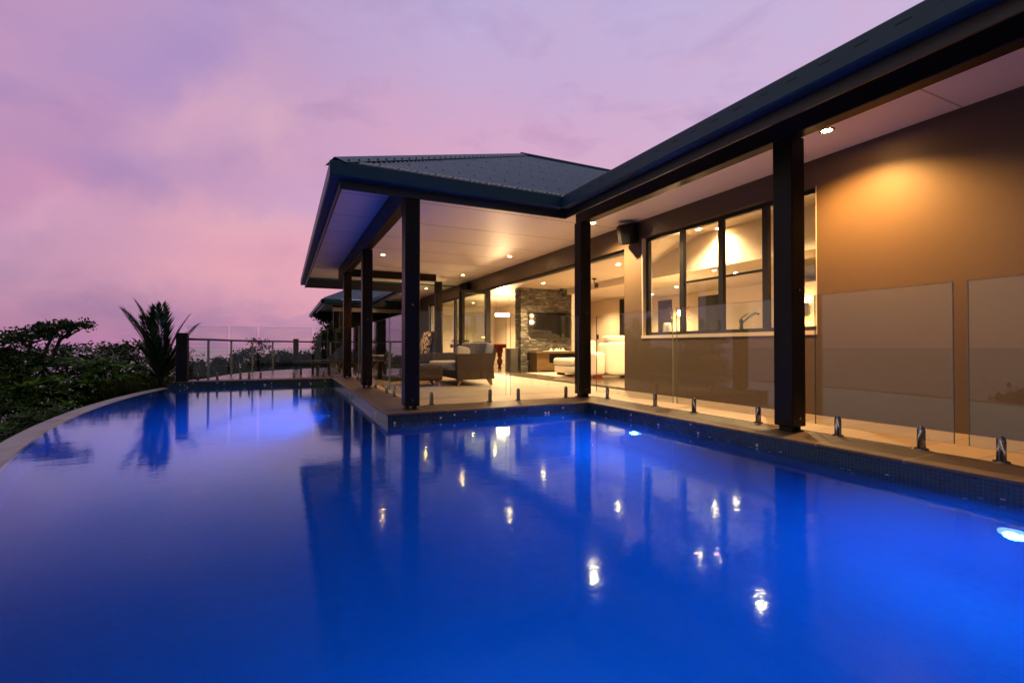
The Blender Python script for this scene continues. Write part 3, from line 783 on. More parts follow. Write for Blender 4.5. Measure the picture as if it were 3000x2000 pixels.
# ------------------------------------------------------------------ recessed downlights
dl0 = None
def downlight(x, y, z, energy, label, col=WARM, spot=110, grp='downlights recessed in the verandah soffit', bulb='lamp_bulb', r=.045):
    t = thing('downlight', label, 'downlight', (x,y,z), 0, grp)
    MB().lathe((0,0,0), [(r+.018,-.0005),(r+.016,-.008),(r,-.008),(r-.004,.0)], 20).build('trim', M['chrome'], t)
    m = MB(); m.lathe((0,0,0), [(0,-.006),(r-.004,-.005)], 20); m.build('lens', M[bulb], t)
    lamp('SPOT', 'downlight_beam', (x,y,z-.03), energy, col, .03, spot, .75, (x,y,0))
ORG = (1.0,.42,.085)
downlight(2.06,11.3,SOF,320,'downlight between the two far verandah posts', ORG, bulb='lamp_bulb_orange')
downlight(4.80,13.5,SOF,520,'downlight near the folding door leaf', ORG, bulb='lamp_bulb_orange')
downlight(4.80,10.2,SOF,440,'downlight in front of the open doorway, above the bright patch of paving', WARM)
downlight(4.80,6.82,SOF,780,'bright downlight beside the inner corner post', WARM, 150)
downlight(4.82,2.90,SOF,620,'orange downlight beside the near wing post', (1,.46,.125), 142, bulb='lamp_bulb_orange', r=.05)
downlight(4.7,17.2,SOF,48,'downlight under the eave past the verandah', ORG, bulb='lamp_bulb_orange')
gi = 'downlights in the ceilings inside the house'
downlight(6.95,8.9,2.655,540,'ceiling downlight above the white sofa', WARM, 140, gi)
INT = [(6.75,5.1,3.03,800,'large bright downlight behind the window pane'),(7.35,6.9,3.07,375,'downlight high on the raked kitchen ceiling'),(7.72,6.75,3.10,200,'raked ceiling downlight beside the bright upstand'),
       (8.2,7.27,2.378,137,'downlight on the edge of the low kitchen ceiling'),(8.85,7.28,2.378,125,'downlight over the back kitchen counter'),
       (9.55,9.72,2.378,187,'downlight on the low ceiling near the passage'),(6.6,11.8,2.558,875,'downlight in front of the stone wall'),(10.2,11.4,2.378,650,'added fill downlight near the far living room wall'),(10.1,14.6,2.558,525,'added fill downlight by the dark passage door'),  # far wall and passage door lamps are fill, added to brighten the back wall
       (8.1,11.6,2.558,750,'downlight beside the stone wall end'),(7.0,18.4,2.558,1187,'downlight in the games room'),(6.5,15.0,2.558,875,'downlight near the games room entry'),
       (8.9,4.0,2.378,250,'downlight at the near end of the kitchen')]
for x,y,z,e,l in INT: downlight(x,y,z,e,l,WARM,140,gi)

# ------------------------------------------------------------------ wall speakers
def speaker(loc, label):
    t = thing('wall_speaker', label, 'speaker', loc, 0, 'black speakers under the soffit')
    m = MB(); h = .185
    prof = [(-.13,-.16),(.07,-.19),(.13,-.075),(.13,.075),(.07,.19),(-.13,.16),(-.155,.085),(-.155,-.085)]   # (x away from wall negative, y)
    m.add([(a,b*.95,-h) for a,b in prof]+[(a,b,h*.9) for a,b in prof]+[(a*.8,b*.8,h) for a,b in prof], [tuple(range(7,-1,-1)),tuple(range(16,24))]+[(k*8+i,k*8+(i+1)%8,k*8+8+(i+1)%8,k*8+8+i) for k in range(2) for i in range(8)])
    m.xf(Matrix.Scale(.88,4) @ Euler((0,R(-20),R(32))).to_matrix().to_4x4()); m.build('cabinet', M['speaker'], t)
    gq = MB(); gq.add([(-.158,-.08,-h*.9),(-.158,.08,-h*.9),(-.158,.085,h*.8),(-.158,-.085,h*.8),(-.133,-.155,-h*.9),(-.133,.155,-h*.9),(-.133,.158,h*.8),(-.133,-.158,h*.8)],[(0,3,2,1),(4,7,3,0),(1,2,6,5)])
    gq.xf(Matrix.Scale(.88,4) @ Euler((0,R(-20),R(32))).to_matrix().to_4x4()); gq.build('grille', M['speaker'], t)
    MB().box(.03,-.02,.10,.15,.02,.18).build('bracket', M['black_metal'], t)
    return t
speaker((WX-.15,6.52,2.70), 'black speaker on the wall above the wing window corner')
speaker((WX-.15,14.6,2.66), 'black speaker high on the wall beyond the open door leaf')

# ------------------------------------------------------------------ frameless glass fence
def fence_panel(p, q, spig, label, top=1.23, bot=.075):
    """p,q = ends of the pane in plan; spig = list of fractions for the spigots"""
    p = Vector((p[0],p[1],0)); q = Vector((q[0],q[1],0)); L = (q-p).length; a = math.atan2(q.y-p.y, q.x-p.x)
    t = thing('glass_fence_panel', label, 'fence panel', tuple(p), a, 'frameless glass panels of the pool fence')
    MB().bbox(0,-.006,bot,L,.006,top,.0015).build('pane', M['fence_glass'], t)
    eg = MB(); eg.box(-.003,-.0062,bot+.001,-.0003,.0062,top); eg.box(L+.0003,-.0062,bot+.001,L+.003,.0062,top); eg.box(-.003,-.0062,top+.0003,L+.003,.0062,top+.003); eg.build('polished_edge', M['glass_edge'], t)
    for s in spig:
        m = MB(); x = s*L
        prof = [(.026,.006),(.026,.135),(.024,.15),(.018,.163),(.010,.171),(0,.174)]
        m.lathe((x,0,0), [(.045,0),(.045,.006),(.026,.0062)]+prof, 16)
        m.build('spigot', M['chrome'], t)
    return t
GWX = 4.33; GFY = 6.17; GLX = 1.53; GBY = 12.97
def fy(y, y0, y1): return (y-y0)/(y1-y0)
for (y0,y1,ss,lbl) in ((6.07,4.475,(5.80,4.79),'glass panel from the inner corner post past the white sofa'),
                       (4.405,3.10,(4.14,3.30),'glass panel below the window beside the near post'),
                       (2.72,1.735,(2.53,1.93),'glass panel in front of the orange lit wall'),
                       (1.648,.40,(1.485,.6),'rightmost glass panel cut by the frame edge'),
                       ):
    fence_panel((GWX,y0),(GWX,y1),[fy(s,y0,y1) for s in ss],lbl)
for (x0,x1,ss,lbl) in ((1.60,2.845,(1.76,2.60),'glass panel right of the front corner post'),(2.915,4.06,(3.04,3.84),'glass panel left of the inner corner post')):
    fence_panel((x0,GFY),(x1,GFY),[fy(s,x0,x1) for s in ss],lbl)
for (y0,y1,ss,lbl) in ((6.20,7.76,(6.5,7.41),'side glass panel behind the front corner post'),(7.83,9.62,(8.0,9.1),'side glass panel beside the second post'),(9.70,11.25,(10.0,11.07),'side glass panel between second and last post'),(11.33,12.93,(11.5,12.7),'side glass panel at the last post')):
    fence_panel((GLX,y0),(GLX,y1),[fy(s,y0,y1) for s in ss],lbl)
for (x0,x1,ss,lbl) in ((-1.98,-1.20,(-1.78,-1.4),'far glass panel beside the big railing post'),(-1.13,-.60,(-.93,-.75),'narrow far glass panel at the end of the pool'),(-.52,.62,(-.53+.02,.22),'far glass panel in front of the middle railing post'),(.70,1.50,(.9,1.35),'far glass panel by the lounger')):
    fence_panel((x0,GBY),(x1,GBY),[fy(s,x0,x1) for s in ss],lbl)

# ------------------------------------------------------------------ cable railing on the timber deck
rl = thing('cable_railing', 'curved cable railing with steel posts along the timber deck', 'railing', (0,0,0))
def tpost(x, y, s, top, lbl):
    o = MB().bbox(-s/2,-s/2,-.4,s/2,s/2,top,.008).build('timber_post', M['timber'], rl, (x,y,0)); o['label'] = lbl
tpost(-2.03,12.68,.215,1.07,'large dark timber post at the end of the infinity edge')
tpost(.36,17.82,.17,1.03,'dark timber post in the middle of the railing')
tpost(3.0,19.9,.17,1.03,'dark timber post of the railing behind the verandah')
for i in (1,2,3,4,6,7):
    x, y = FENCE[i]
    MB().bbox(-.025,-.025,-.3,.025,.025,.915,.004).build('steel_post', M['dull_steel'], rl, (x,y,0))
ext = FENCE
hr = MB(); hr.tube([(x,y,.935) for x,y in ext], .026, 8); hr.build('handrail', M['black_metal'], rl)
cb = MB()
for k in range(9):
    z = .09+k*.092
    cb.tube([(x,y,z) for x,y in ext], .0016, 4, False)
cb.build('cables', M['black_metal'], rl)

# ------------------------------------------------------------------ furniture on the verandah
def lounger(loc, rz, label):
    t = thing('sun_lounger', label, 'sun lounger', loc, rz, 'wheeled sun loungers on the timber deck')
    L, Wd = 1.95, .66
    f = MB()
    for sy in (-1,1): f.bbox(0,sy*Wd/2-.03,.31,L,sy*Wd/2+.03,.385,.008)
    f.bbox(0,-Wd/2+.031,.31,.05,Wd/2-.031,.385,.006); f.bbox(L-.05,-Wd/2+.031,.31,L,Wd/2-.031,.385,.006); f.bbox(1.0,-Wd/2+.031,.31,1.05,Wd/2-.031,.36,.006)
    f.build('frame', M['black_metal'], t)
    MB().bbox(.05,-Wd/2+.03,.388,1.06,Wd/2-.03,.40,.004).build('seat', M['sling'], t)
    b = MB(); b.bbox(0,-Wd/2+.02,-.015,.84,Wd/2-.02,.015,.008); b.xf(Matrix.Translation((1.04,0,.40)) @ Euler((0,R(-36),0)).to_matrix().to_4x4()); b.build('backrest', M['sling'], t)
    for x in (.22,.60):
        for sy in (-1,1): MB().bbox(x-.025,sy*Wd/2-.025,0,x+.025,sy*Wd/2+.025,.309,.005).build('leg', M['black_metal'], t)
    for sy in (-1,1):
        MB().lathe((1.62,sy*(Wd/2+.045),.13), [(.0,-.02),(.125,-.02),(.13,-.01),(.13,.01),(.125,.02),(0,.02)], 20, 'y').build('wheel', M['teak'], t)
        MB().box(1.59,sy*Wd/2-.02,.13,1.65,sy*Wd/2+.02,.309).build('bracket', M['black_metal'], t)
    s = MB(); s.tube([(1.62,-.2,.35),(1.52,-.2,.74)], .012, 5); s.tube([(1.62,.2,.35),(1.52,.2,.74)], .012, 5); s.build('strut', M['black_metal'], t)
    return t
lo1 = lounger((.42,13.62,0), R(36), 'charcoal sun lounger with raised back beside the middle railing post')
lo2 = copy_thing(lo1, (1.25,15.3,0), R(36), 'charcoal sun lounger partly behind the last verandah post')
lo3 = copy_thing(lo1, (2.5,17.0,0), R(30), 'charcoal sun lounger far back on the deck, seen between the posts')
tw = MB(); tw.cushion(-.45,-.26,0,.45,.26,.075,4); o = tw.build('towel', M['towel'], loc=(3.0,17.3,.402)); tag(o,'pale folded towel lying on the farthest lounger','towel')
# low table on the paving seen behind the second post
tb = thing('coffee_table', 'long low dark table on the paving behind the corner post', 'table', (2.35,12.4,0))
MB().bbox(-.35,-.9,.36,.75,.9,.42,.01).build('tabletop', M['wicker'], tb)
for sx in (-.3,.65):
    for sy in (-.8,.8): MB().bbox(sx-.05,sy-.05,0,sx+.05,sy+.05,.359,.01).build('leg', M['wicker'], tb)

def wicker_sofa():
    x0, x1, y0, y1 = 3.02, 3.84, 8.83, 10.6
    t = thing('wicker_sofa', 'dark wicker two seater sofa with grey tufted back and teak feet', 'sofa', (x0,y0,0))
    X, Y = x1-x0, y1-y0
    def side(y):
        m = MB(); m.extrude_y([(.02,.115),(X-.02,.125),(X-.045,.36),(X+.015,.62),(X-.02,.635),(.02,.625),(-.005,.61),(.012,.36)], y, y+.11); return m
    side(0).build('arm', M['wicker'], t); side(Y-.11).build('arm', M['wicker'], t)
    MB().bbox(.04,.111,.13,X-.06,Y-.111,.30,.02).build('base', M['wicker'], t)
    b = MB(); b.add([(X-.14,.112,.30),(X-.02,.112,.30),(X-.02,Y-.112,.30),(X-.14,Y-.112,.30),(X+.02,.112,.74),(X+.08,.112,.74),(X+.08,Y-.112,.74),(X+.02,Y-.112,.74)],[(0,3,2,1),(4,5,6,7),(0,1,5,4),(1,2,6,5),(2,3,7,6),(3,0,4,7)]); b.build('back_frame', M['wicker'], t)
    MB().cushion(-.12,.115,.29,.66,Y-.115,.46,9).build('seat_cushion', M['pale_fabric'], t)
    w3 = (Y-.24)/3
    for k in range(3):
        c = MB(); c.cushion(-.10,-.01,-.22,.10,w3+.015,.22,6.0); c.xf(Matrix.Translation((X-.10,.12+k*w3,.63)) @ Euler((0,R(14),0)).to_matrix().to_4x4()); c.build('back_cushion', M['grey_fabric'], t)
    for sx, sg in ((.10,-1),(X-.12,1)):
        for sy in (.06, Y-.06):
            l = MB(); l.add([(sx-.045,sy-.04,.125),(sx+.045,sy-.04,.125),(sx+.045,sy+.04,.125),(sx-.045,sy+.04,.125),(sx+sg*.05-.018,sy-.02,0),(sx+sg*.05+.022,sy-.02,0),(sx+sg*.05+.022,sy+.02,0),(sx+sg*.05-.018,sy+.02,0)],[(0,1,2,3),(7,6,5,4),(0,4,5,1),(1,5,6,2),(2,6,7,3),(3,7,4,0)]); l.build('leg', M['teak'], t)
    return t
ws = wicker_sofa()
def pillow(loc, rot, s, mat, label):
    m = MB(); m.cushion(-s/2,-.07,-s/2,s/2,.07,s/2,4.5); m.xf(Euler(rot).to_matrix().to_4x4()); o = m.build('pillow', M[mat], loc=loc); tag(o,label,'pillow',None)
pillow((3.22,9.06,.60),(R(-16),R(10),R(15)),.34,'pale_fabric','pale pillow leaning on the near arm of the wicker sofa')
pillow((3.48,9.62,.58),(R(-10),R(-8),R(75)),.30,'towel','crumpled cream pillow against the grey sofa back')
# wicker footstool and high backed chair with a floral cushion
ot = thing('wicker_footstool', 'dark wicker footstool between the corner post and the sofa', 'footstool', (2.48,9.35,0))
MB().bbox(-.32,-.34,.11,.32,.34,.42,.03).build('body', M['wicker'], ot)
for sx in (-.22,.22):
    for sy in (-.24,.24):
        sg = 1 if sx > 0 else -1
        l = MB(); l.add([(sx-.04,sy-.035,.112),(sx+.04,sy-.035,.112),(sx+.04,sy+.035,.112),(sx-.04,sy+.035,.112),(sx+sg*.06-.018,sy-.02,0),(sx+sg*.06+.018,sy-.02,0),(sx+sg*.06+.018,sy+.02,0),(sx+sg*.06-.018,sy+.02,0)],[(0,1,2,3),(7,6,5,4),(0,4,5,1),(1,5,6,2),(2,6,7,3),(3,7,4,0)]); l.build('leg', M['teak'], ot)
ch = thing('wicker_chair', 'high backed wicker chair with a navy and white floral cushion', 'chair', (2.74,11.2,0))
MB().bbox(-.62,-.42,.11,.40,.42,.40,.03).build('base', M['wicker'], ch)
for y in (-.42,.33): MB().bbox(-.60,y,.401,.36,y+.09,.62,.02).build('arm', M['wicker'], ch)
bf = MB(); bf.bbox(0,-.40,0,.07,.40,.74,.02); bf.xf(Matrix.Translation((.30,0,.40)) @ Euler((0,R(9),0)).to_matrix().to_4x4()); bf.build('back_frame', M['black_metal'], ch)
bc = MB(); bc.cushion(-.10,-.36,.04,.02,.36,.72,3.5); bc.xf(Matrix.Translation((.28,0,.40)) @ Euler((0,R(9),0)).to_matrix().to_4x4()); bc.build('back_cushion', M['floral'], ch)
MB().cushion(-.58,-.32,.40,.24,.32,.53,4).build('seat_cushion', M['floral'], ch)
for sx in (-.5,.3):
    for sy in (-.34,.34): MB().lathe((sx,sy,0), [(.018,0),(.032,.11)], 8).build('leg', M['teak'], ch)

# ------------------------------------------------------------------ living room furniture
tv = thing('television', 'large flat television mounted on the dark stone wall', 'television', (7.45,12.93,1.42))
tvm = MB(); tvm.bbox(-.74,-.035,-.42,.74,.02,.42,.012); tvm.xf(Euler((R(3),0,R(-5))).to_matrix().to_4x4()); tvm.build('casing', M['black_plastic'], tv)
tvs = MB(); tvs.box(-.705,-.039,-.38,.705,-.0355,.385); tvs.xf(Euler((R(3),0,R(-5))).to_matrix().to_4x4()); tvs.build('screen', M['screen'], tv)
tvb = MB(); tvb.box(-.745,-.04,-.425,.745,-.036,-.412); tvb.xf(Euler((R(3),0,R(-5))).to_matrix().to_4x4()); tvb.build('bezel', M['chrome'], tv)
MB().box(-.12,.025,-.12,.12,.075,.12).build('bracket', M['black_metal'], tv)
cab = thing('tv_cabinet', 'rustic timber television cabinet below the stone wall screen', 'cabinet', (6.75,12.45,0))
MB().bbox(-.06,-.06,.56,2.0,.5,.62,.01).build('top', M['rustic'], cab)
MB().box(.0,.0,.05,.42,.46,.559).build('side_panel', M['rustic'], cab); MB().box(1.5,0,.05,1.92,.46,.559).build('side_panel', M['rustic'], cab)
MB().box(.421,0,.05,1.499,.46,.28).build('drawer', M['rustic'], cab); MB().box(.421,.42,.281,1.499,.46,.559).build('back_panel', M['dark_door'], cab)
for sx in (.0,1.8): MB().bbox(sx,-.01,0,sx+.12,.46,.05,.006).build('leg', M['rustic'], cab)
bx = thing('media_player', 'black media player box inside the timber cabinet', 'media player', (7.55,12.62,.281)); MB().bbox(-.2,-.12,0,.2,.12,.055,.006).build('casing', M['black_plastic'], bx); MB().box(-.12,-.1205,.02,.02,-.1201,.03).build('display', M['cooker_glow'], bx)
shl = thing('shell_tray', 'pale tray of shells on top of the timber cabinet', 'ornament', (7.55,12.66,.621))
MB().bbox(-.42,-.10,0,.42,.10,.02,.008).build('tray', M['white_plastic'], shl)
for sx, r in ((-.2,.06),(0,.08),(.22,.07),(.1,.04)):
    MB().lathe((sx,0,.02), [(r,0),(r*.8,.03),(r*.35,.07),(0,.085)], 9).build('shell', M['leather'], shl)
def leather_sofa():
    t = thing('leather_sofa', 'cream leather lounge with chaise end facing the television', 'sofa', (6.6,9.3,0))
    MB().cushion(-.02,.92,.07,1.1,1.95,.28,9).build('chaise_base', M['leather'], t)
    MB().cushion(-.05,.90,.265,1.1,1.98,.47,7).build('chaise_cushion', M['leather'], t)
    MB().cushion(.40,.20,.07,2.4,1.1,.46,12).build('seat_base', M['leather'], t)
    MB().cushion(.30,-.04,.07,2.5,.40,.90,9).build('back', M['leather'], t)
    MB().cushion(.02,.0,.07,.31,.93,.64,7).build('arm', M['leather'], t)
    MB().cushion(.12,.40,.40,.32,.92,.92,8).build('side_cushion', M['leather'], t)
    for k in range(2): MB().cushion(.36+k*.95,-.02,.86,1.22+k*.95,.30,1.04,5).build('headrest', M['leather'], t)
    for (x,y) in ((.15,.12),(1.9,.12),(.12,.95),(.15,1.8),(.9,1.8)): MB().box(x-.09,y-.06,0,x+.09,y+.06,.08).build('leg', M['red_wood'], t)
    return t
leather_sofa()
rg = MB().bbox(6.3,10.6,.0005,9.2,12.3,.014,.004).build('rug', M['rug']); tag(rg,'pale wool rug under the cream leather lounge','rug')
# pool table with turned legs
ptb = thing('billiard_table', 'red mahogany billiard table with turned legs beyond the stone wall', 'billiard table', (6.0,15.0,0))
MB().bbox(-.35,0,.72,.95,2.3,.86,.02).build('rail', M['red_wood'], ptb)
MB().box(-.22,.13,.861,.82,2.17,.864).build('cloth', M['baize'], ptb)
MB().bbox(-.25,.1,.55,.85,2.2,.719,.01).build('apron', M['red_wood'], ptb)
for sx in (-.17,.77):
    for sy in (.2,2.1): MB().lathe((sx,sy,0), [(.05,0),(.075,.03),(.05,.07),(.055,.12),(.095,.2),(.105,.28),(.06,.36),(.05,.39),(.085,.42),(.085,.55)], 16).build('leg', M['red_wood'], ptb)
cr = thing('cue_rack', 'rack of billiard cues on the cream games room wall', 'cue rack', (7.2,20.55,1.0))
MB().box(-.4,-.05,0,.4,0,.06).build('rail', M['dark_door'], cr)
for k in range(5): MB().tube([(-.3+k*.15,-.04,-.3),(-.3+k*.15,-.04,1.05-.08*(k%3))], [.016,.008], 6).build('cue', M['teak'], cr)
sh = thing('wall_shelf', 'dark shelf on a turned bracket against the games room wall', 'shelf', (8.3,20.5,.95))
MB().box(-.5,-.3,0,.3,.05,.04).build('board', M['dark_door'], sh); MB().lathe((.0,-.1,-.4), [(.02,0),(.045,.08),(.02,.16),(.05,.3),(.06,.4)], 10).build('bracket', M['dark_door'], sh)
for k,(loc,l) in enumerate((((7.75,12.7,2.555),'small black ceiling speaker on the stone wall'),((7.35,10.4,2.558),'small black ceiling speaker above the white lounge'))):
    t = thing('ceiling_speaker', l, 'speaker', loc, 0, 'small black ceiling speakers'); MB().lathe((0,0,-.04), [(.0,.04),(.06,.035),(.05,.01),(.012,0)], 10).build('mount', M['black_plastic'], t)
    MB().tube([(0,0,-.03),(0,0,-.10),(.03,-.03,-.14)], .011, 6).build('arm', M['black_plastic'], t)
    MB().lathe((.04,-.04,-.26), [(0,0),(.055,.02),(.06,.09),(.04,.13),(0,.14)], 12).build('body', M['black_plastic'], t)
sw1 = thing('light_switch', 'small dark light switch on the cream wall above the white lounge', 'switch', (IX-.002,15.6,1.15)); MB().bbox(-.02,-.06,-.09,0,.06,.09,.006).build('plate', M['black_plastic'], sw1)
sc1 = thing('wall_sconce', 'glowing wall sconce on the pale kitchen wall', 'wall lamp', (8.58,5.55,1.42))
MB().bbox(-.05,-.06,-.1,.0,.06,.16,.01).build('body', M['dull_steel'], sc1); MB().box(-.045,-.045,.161,-.005,.045,.165).build('lens', M['lamp_bulb'], sc1)
lamp('POINT','sconce_glow',(8.45,5.55,1.20),8,ORG,.03)

# ------------------------------------------------------------------ far pavilion across the deck
fp = thing('far_pavilion', 'small roofed pavilion with dark posts beyond the timber deck', 'pavilion', (0,0,0))
ex, ey, ez = 1.46, 22.5, 2.86; fy1 = 34
def fpz(d): return ez+.02+.5*d
m = MB(); V = []; F = []; xx = ex+.05; ids = []
while xx < 9.5:
    y1 = min(ey+5.5, ey+(xx-ex)); dz = .012*math.sin(2*math.pi*xx/.12)
    if y1 > ey+.1: ids.append(len(V)); V += [(xx,ey+.05,fpz(.0)+dz),(xx,y1,fpz(y1-ey)+dz)]
    xx += .02
for a, b_ in zip(ids, ids[1:]): F.append((a,b_,b_+1,a+1))
m.add(V, F, True)
m.add([(ex+.05,ey+.05,fpz(0)),(ex+5.5,ey+5.5,fpz(5.5)),(ex+5.5,fy1-5,fpz(5.5)),(ex+.05,fy1,fpz(0))],[(0,1,2,3)])
m.build('roof', M['roof'], fp)
gutter('gutter',(ex,ey,ez),(9.5,ey,ez),(0,-1,0),fp); gutter('gutter',(ex,ey,ez),(ex,fy1,ez),(-1,0,0),fp)
m = MB(); m.box(ex+.12,ey+.12,2.6,9.5,ey+.145,2.86); m.box(ex+.12,ey+.146,2.6,ex+.145,fy1,2.86); m.build('fascia', M['fascia'], fp)
MB().box(ex+.146,ey+.146,2.72,9.5,fy1,2.74).build('soffit', M['soffit'], fp)
m = MB(); m.box(ex+.55,ey+.75,2.38,9.5,ey+.9,2.56); m.build('beam', M['sill'], fp)
m = MB(); m.box(ex+.55,ey+.6,2.561,9.5,ey+.95,2.719); m.build('beam', M['timber_x'], fp)
for (x,y) in ((2.15,23.5),(2.55,24.9),(6.4,23.5),(2.75,28)): MB().bbox(x-.11,y-.11,-1.6,x+.11,y+.11,2.71,.01).build('post', M['timber'], fp)
m = MB(); m.box(2.3,26.5,-1.6,9.5,26.7,2.719); m.box(4.6,23.4,-1.6,9.5,23.6,2.379); m.build('wall', M['dark_door'], fp)
MB().box(1.9,22.9,-1.8,9.5,33,-.01).build('floor', M['decking'], fp)
downlight(2.88,24.0,2.718,70,'small orange downlight under the far pavilion eave',ORG,120,'downlights under the far pavilion','lamp_bulb_orange',.06)

# ------------------------------------------------------------------ vegetation
def leaf_blade(m, c, d, up, L, W):
    d = Vector(d).normalized(); s = d.cross(Vector(up)); 
    if s.length < 1e-4: s = d.cross(Vector((1,0,0)))
    s.normalize(); c = Vector(c)
    m.v += [tuple(c), tuple(c+d*L*.5+s*W*.5), tuple(c+d*L), tuple(c+d*L*.5-s*W*.5)]
    o = len(m.v)-4; m.f.append((o,o+1,o+2,o+3)); m.sm.append(False)
def rv3(rng):
    while True:
        v = Vector((rng.uniform(-1,1),rng.uniform(-1,1),rng.uniform(-1,1)))
        if .05 < v.length < 1: return v.normalized()
def crown(m, c, rad, rng, nclump, nleaf, L, W, rosette=False, shell=.55):
    c = Vector(c)
    for _ in range(nclump):
        d = rv3(rng); rr = shell + (1-shell)*rng.random()**.6
        p = c + Vector((d.x*rad[0]*rr, d.y*rad[1]*rr, d.z*rad[2]*rr))
        k = rng.uniform(.6,1.35)
        if rosette:
            ax = (d*.5+Vector((0,0,1))).normalized()
            for q in range(nleaf):
                a = 6.283*q/nleaf + rng.random()*.5; b = ax.orthogonal().normalized(); e = ax.cross(b)
                dd = b*math.cos(a)+e*math.sin(a)+ax*rng.uniform(-.05,.6)
                leaf_blade(m, p+dd*.01, dd, ax, L*k*rng.uniform(.7,1.2), W*k)
        else:
            for q in range(nleaf):
                dd = rv3(rng); dd.z *= .6
                leaf_blade(m, p+rv3(rng)*L*1.6*k*rng.random(), dd, rv3(rng), L*k*rng.uniform(.7,1.2), W*k)
def limb(m, p, q, r0, r1, rng, n=5, wob=.08):
    p = Vector(p); q = Vector(q); L = (q-p).length
    pts = [p.lerp(q,i/n)+(Vector((rng.uniform(-1,1),rng.uniform(-1,1),rng.uniform(-.4,.4)))*wob*L*(0 if i in (0,n) else 1)) for i in range(n+1)]
    m.tube(pts, [r0+(r1-r0)*i/n for i in range(n+1)], 6)
    return pts
def tree(name, base, lobes, label, seed, mat='leaf_dark', bark='bark', leaf=(.10,.045), clumps=120, nleaf=10, rosette=False, trunk=.09, cat='tree', group=None, shell=.5):
    """lobes: (centre offset, radii, weight) in metres from base"""
    rng = random.Random(seed); t = thing(name, label, cat, base, 0, group)
    tm = MB(); top = max(l[0][2] for l in lobes); mid = Vector((lobes[0][0][0]*.5, lobes[0][0][1]*.5, top*.45))
    pts = limb(tm, (0,0,-.6), mid, trunk, trunk*.7, rng)
    cm = MB()
    for off, rad, wgt in lobes:
        o = Vector(off); limb(tm, mid, o, trunk*.6, trunk*.18, rng)
        for _ in range(3):
            d = rv3(rng); limb(tm, o*.85+mid*.15, o+Vector((d.x*rad[0],d.y*rad[1],d.z*rad[2]))*.8, trunk*.22, trunk*.06, rng, 4)
        crown(cm, off, rad, rng, int(clumps*wgt), nleaf, leaf[0], leaf[1], rosette, shell)
    tm.build('trunk', M[bark], t); cm.build('crown', M[mat], t); return t
GH = terrain_h
def base(x, y): return (x, y, GH(x,y))
exec_trees = True
# trees just past the infinity edge (the left side of the photo)
def near_trees():
    def T(name, x, y, lobes, label, seed, mat, leaf, clumps, nleaf, rosette=False, trunk=.09, cat='tree'):
        b = base(x, y); tree(name, b, [((o[0],o[1],o[2]-b[2]),r,w) for o,r,w in lobes], label, seed, mat, leaf=leaf, clumps=clumps, nleaf=nleaf, rosette=rosette, trunk=trunk, cat=cat)
    T('umbrella_tree', -3.95,13.0, [((0,0,.05),(1.0,.9,.58),1.0),((.55,.1,.12),(.75,.7,.45),.7),((-.75,-.2,-.2),(.7,.8,.6),.7),((.1,-.5,-.75),(1.15,.9,.6),1.0),((.75,0,-.55),(.7,.7,.55),.7),((-.4,-.6,-1.2),(1.2,.9,.6),.8)],
      'broad leafed green tree with rosette leaf clusters past the pool edge', 11, 'leaf_mid', (.15,.05), 300, 9, True, .11)
    T('shade_tree', -5.1,12.6, [((0,0,.0),(1.0,1.0,.5),1.1),((-.3,.3,.62),(.8,.7,.12),.45),((.1,.2,.88),(.5,.5,.10),.35),((.55,.2,1.02),(.42,.4,.09),.32),((.92,.2,1.17),(.36,.26,.07),.26),((1.25,.2,1.22),(.28,.18,.045),.14),((-.7,.2,.98),(.5,.5,.12),.4),((.35,.1,.55),(.5,.4,.10),.3),((0,-.4,-.6),(1.2,1.0,.7),1.2),((-.2,-.6,-1.3),(1.4,1.0,.6),1.0)],
      'feathery dark tree with layered branches at the left edge', 12, 'leaf_dark', (.075,.035), 240, 11, False, .12)
    T('shade_tree', -4.75,16.2, [((0,0,.55),(1.1,.9,.30),1.1),((1.15,.2,.62),(.9,.8,.26),.9),((-1.1,0,.45),(.9,.8,.3),.8),((.1,0,-.2),(1.9,1.2,.6),1.3),((.2,0,-1.1),(2.0,1.2,.6),1.0)],
      'flat topped dark tree behind the rosette leafed tree', 13, 'leaf_dark', (.085,.04), 190, 11, False, .12)
    T('shade_tree', -3.0,17.5, [((0,0,.42),(.8,.8,.32),.8),((.3,0,-.3),(1.1,.9,.6),1.0),((-.7,0,-.2),(.8,.8,.5),.7)],
      'fine twiggy tree behind the palm', 17, 'leaf_dark', (.07,.028), 120, 10, False, .08)
    T('shrub', -3.75,8.6, [((0,0,-.95),(.85,1.2,.6),1.1),((-.1,-1.3,-1.1),(.8,1.0,.6),.9),((-.7,.2,-.8),(.9,1.1,.6),.9)],
      'dark shrub below the curved edge nearest the camera', 14, 'leaf_dark', (.12,.05), 330, 9, True, .07, 'shrub')
    T('shrub', -3.75,11.0, [((0,0,-.75),(.7,.8,.5),1.0),((-.4,-.9,-.9),(.8,.8,.5),.9),((.45,.5,-.75),(.5,.6,.4),.6)],
      'low dark shrub between the pool edge and the rosette tree', 15, 'leaf_dark', (.11,.04), 330, 9, True, .06, 'shrub')
    T('shrub', -2.95,14.6, [((0,0,.0),(.55,.6,.45),.8),((.2,0,-.5),(.8,.7,.5),.9)],
      'fine leafed bright shrub at the foot of the palm', 16, 'leaf_mid', (.09,.03), 230, 10, False, .06, 'shrub')
near_trees()
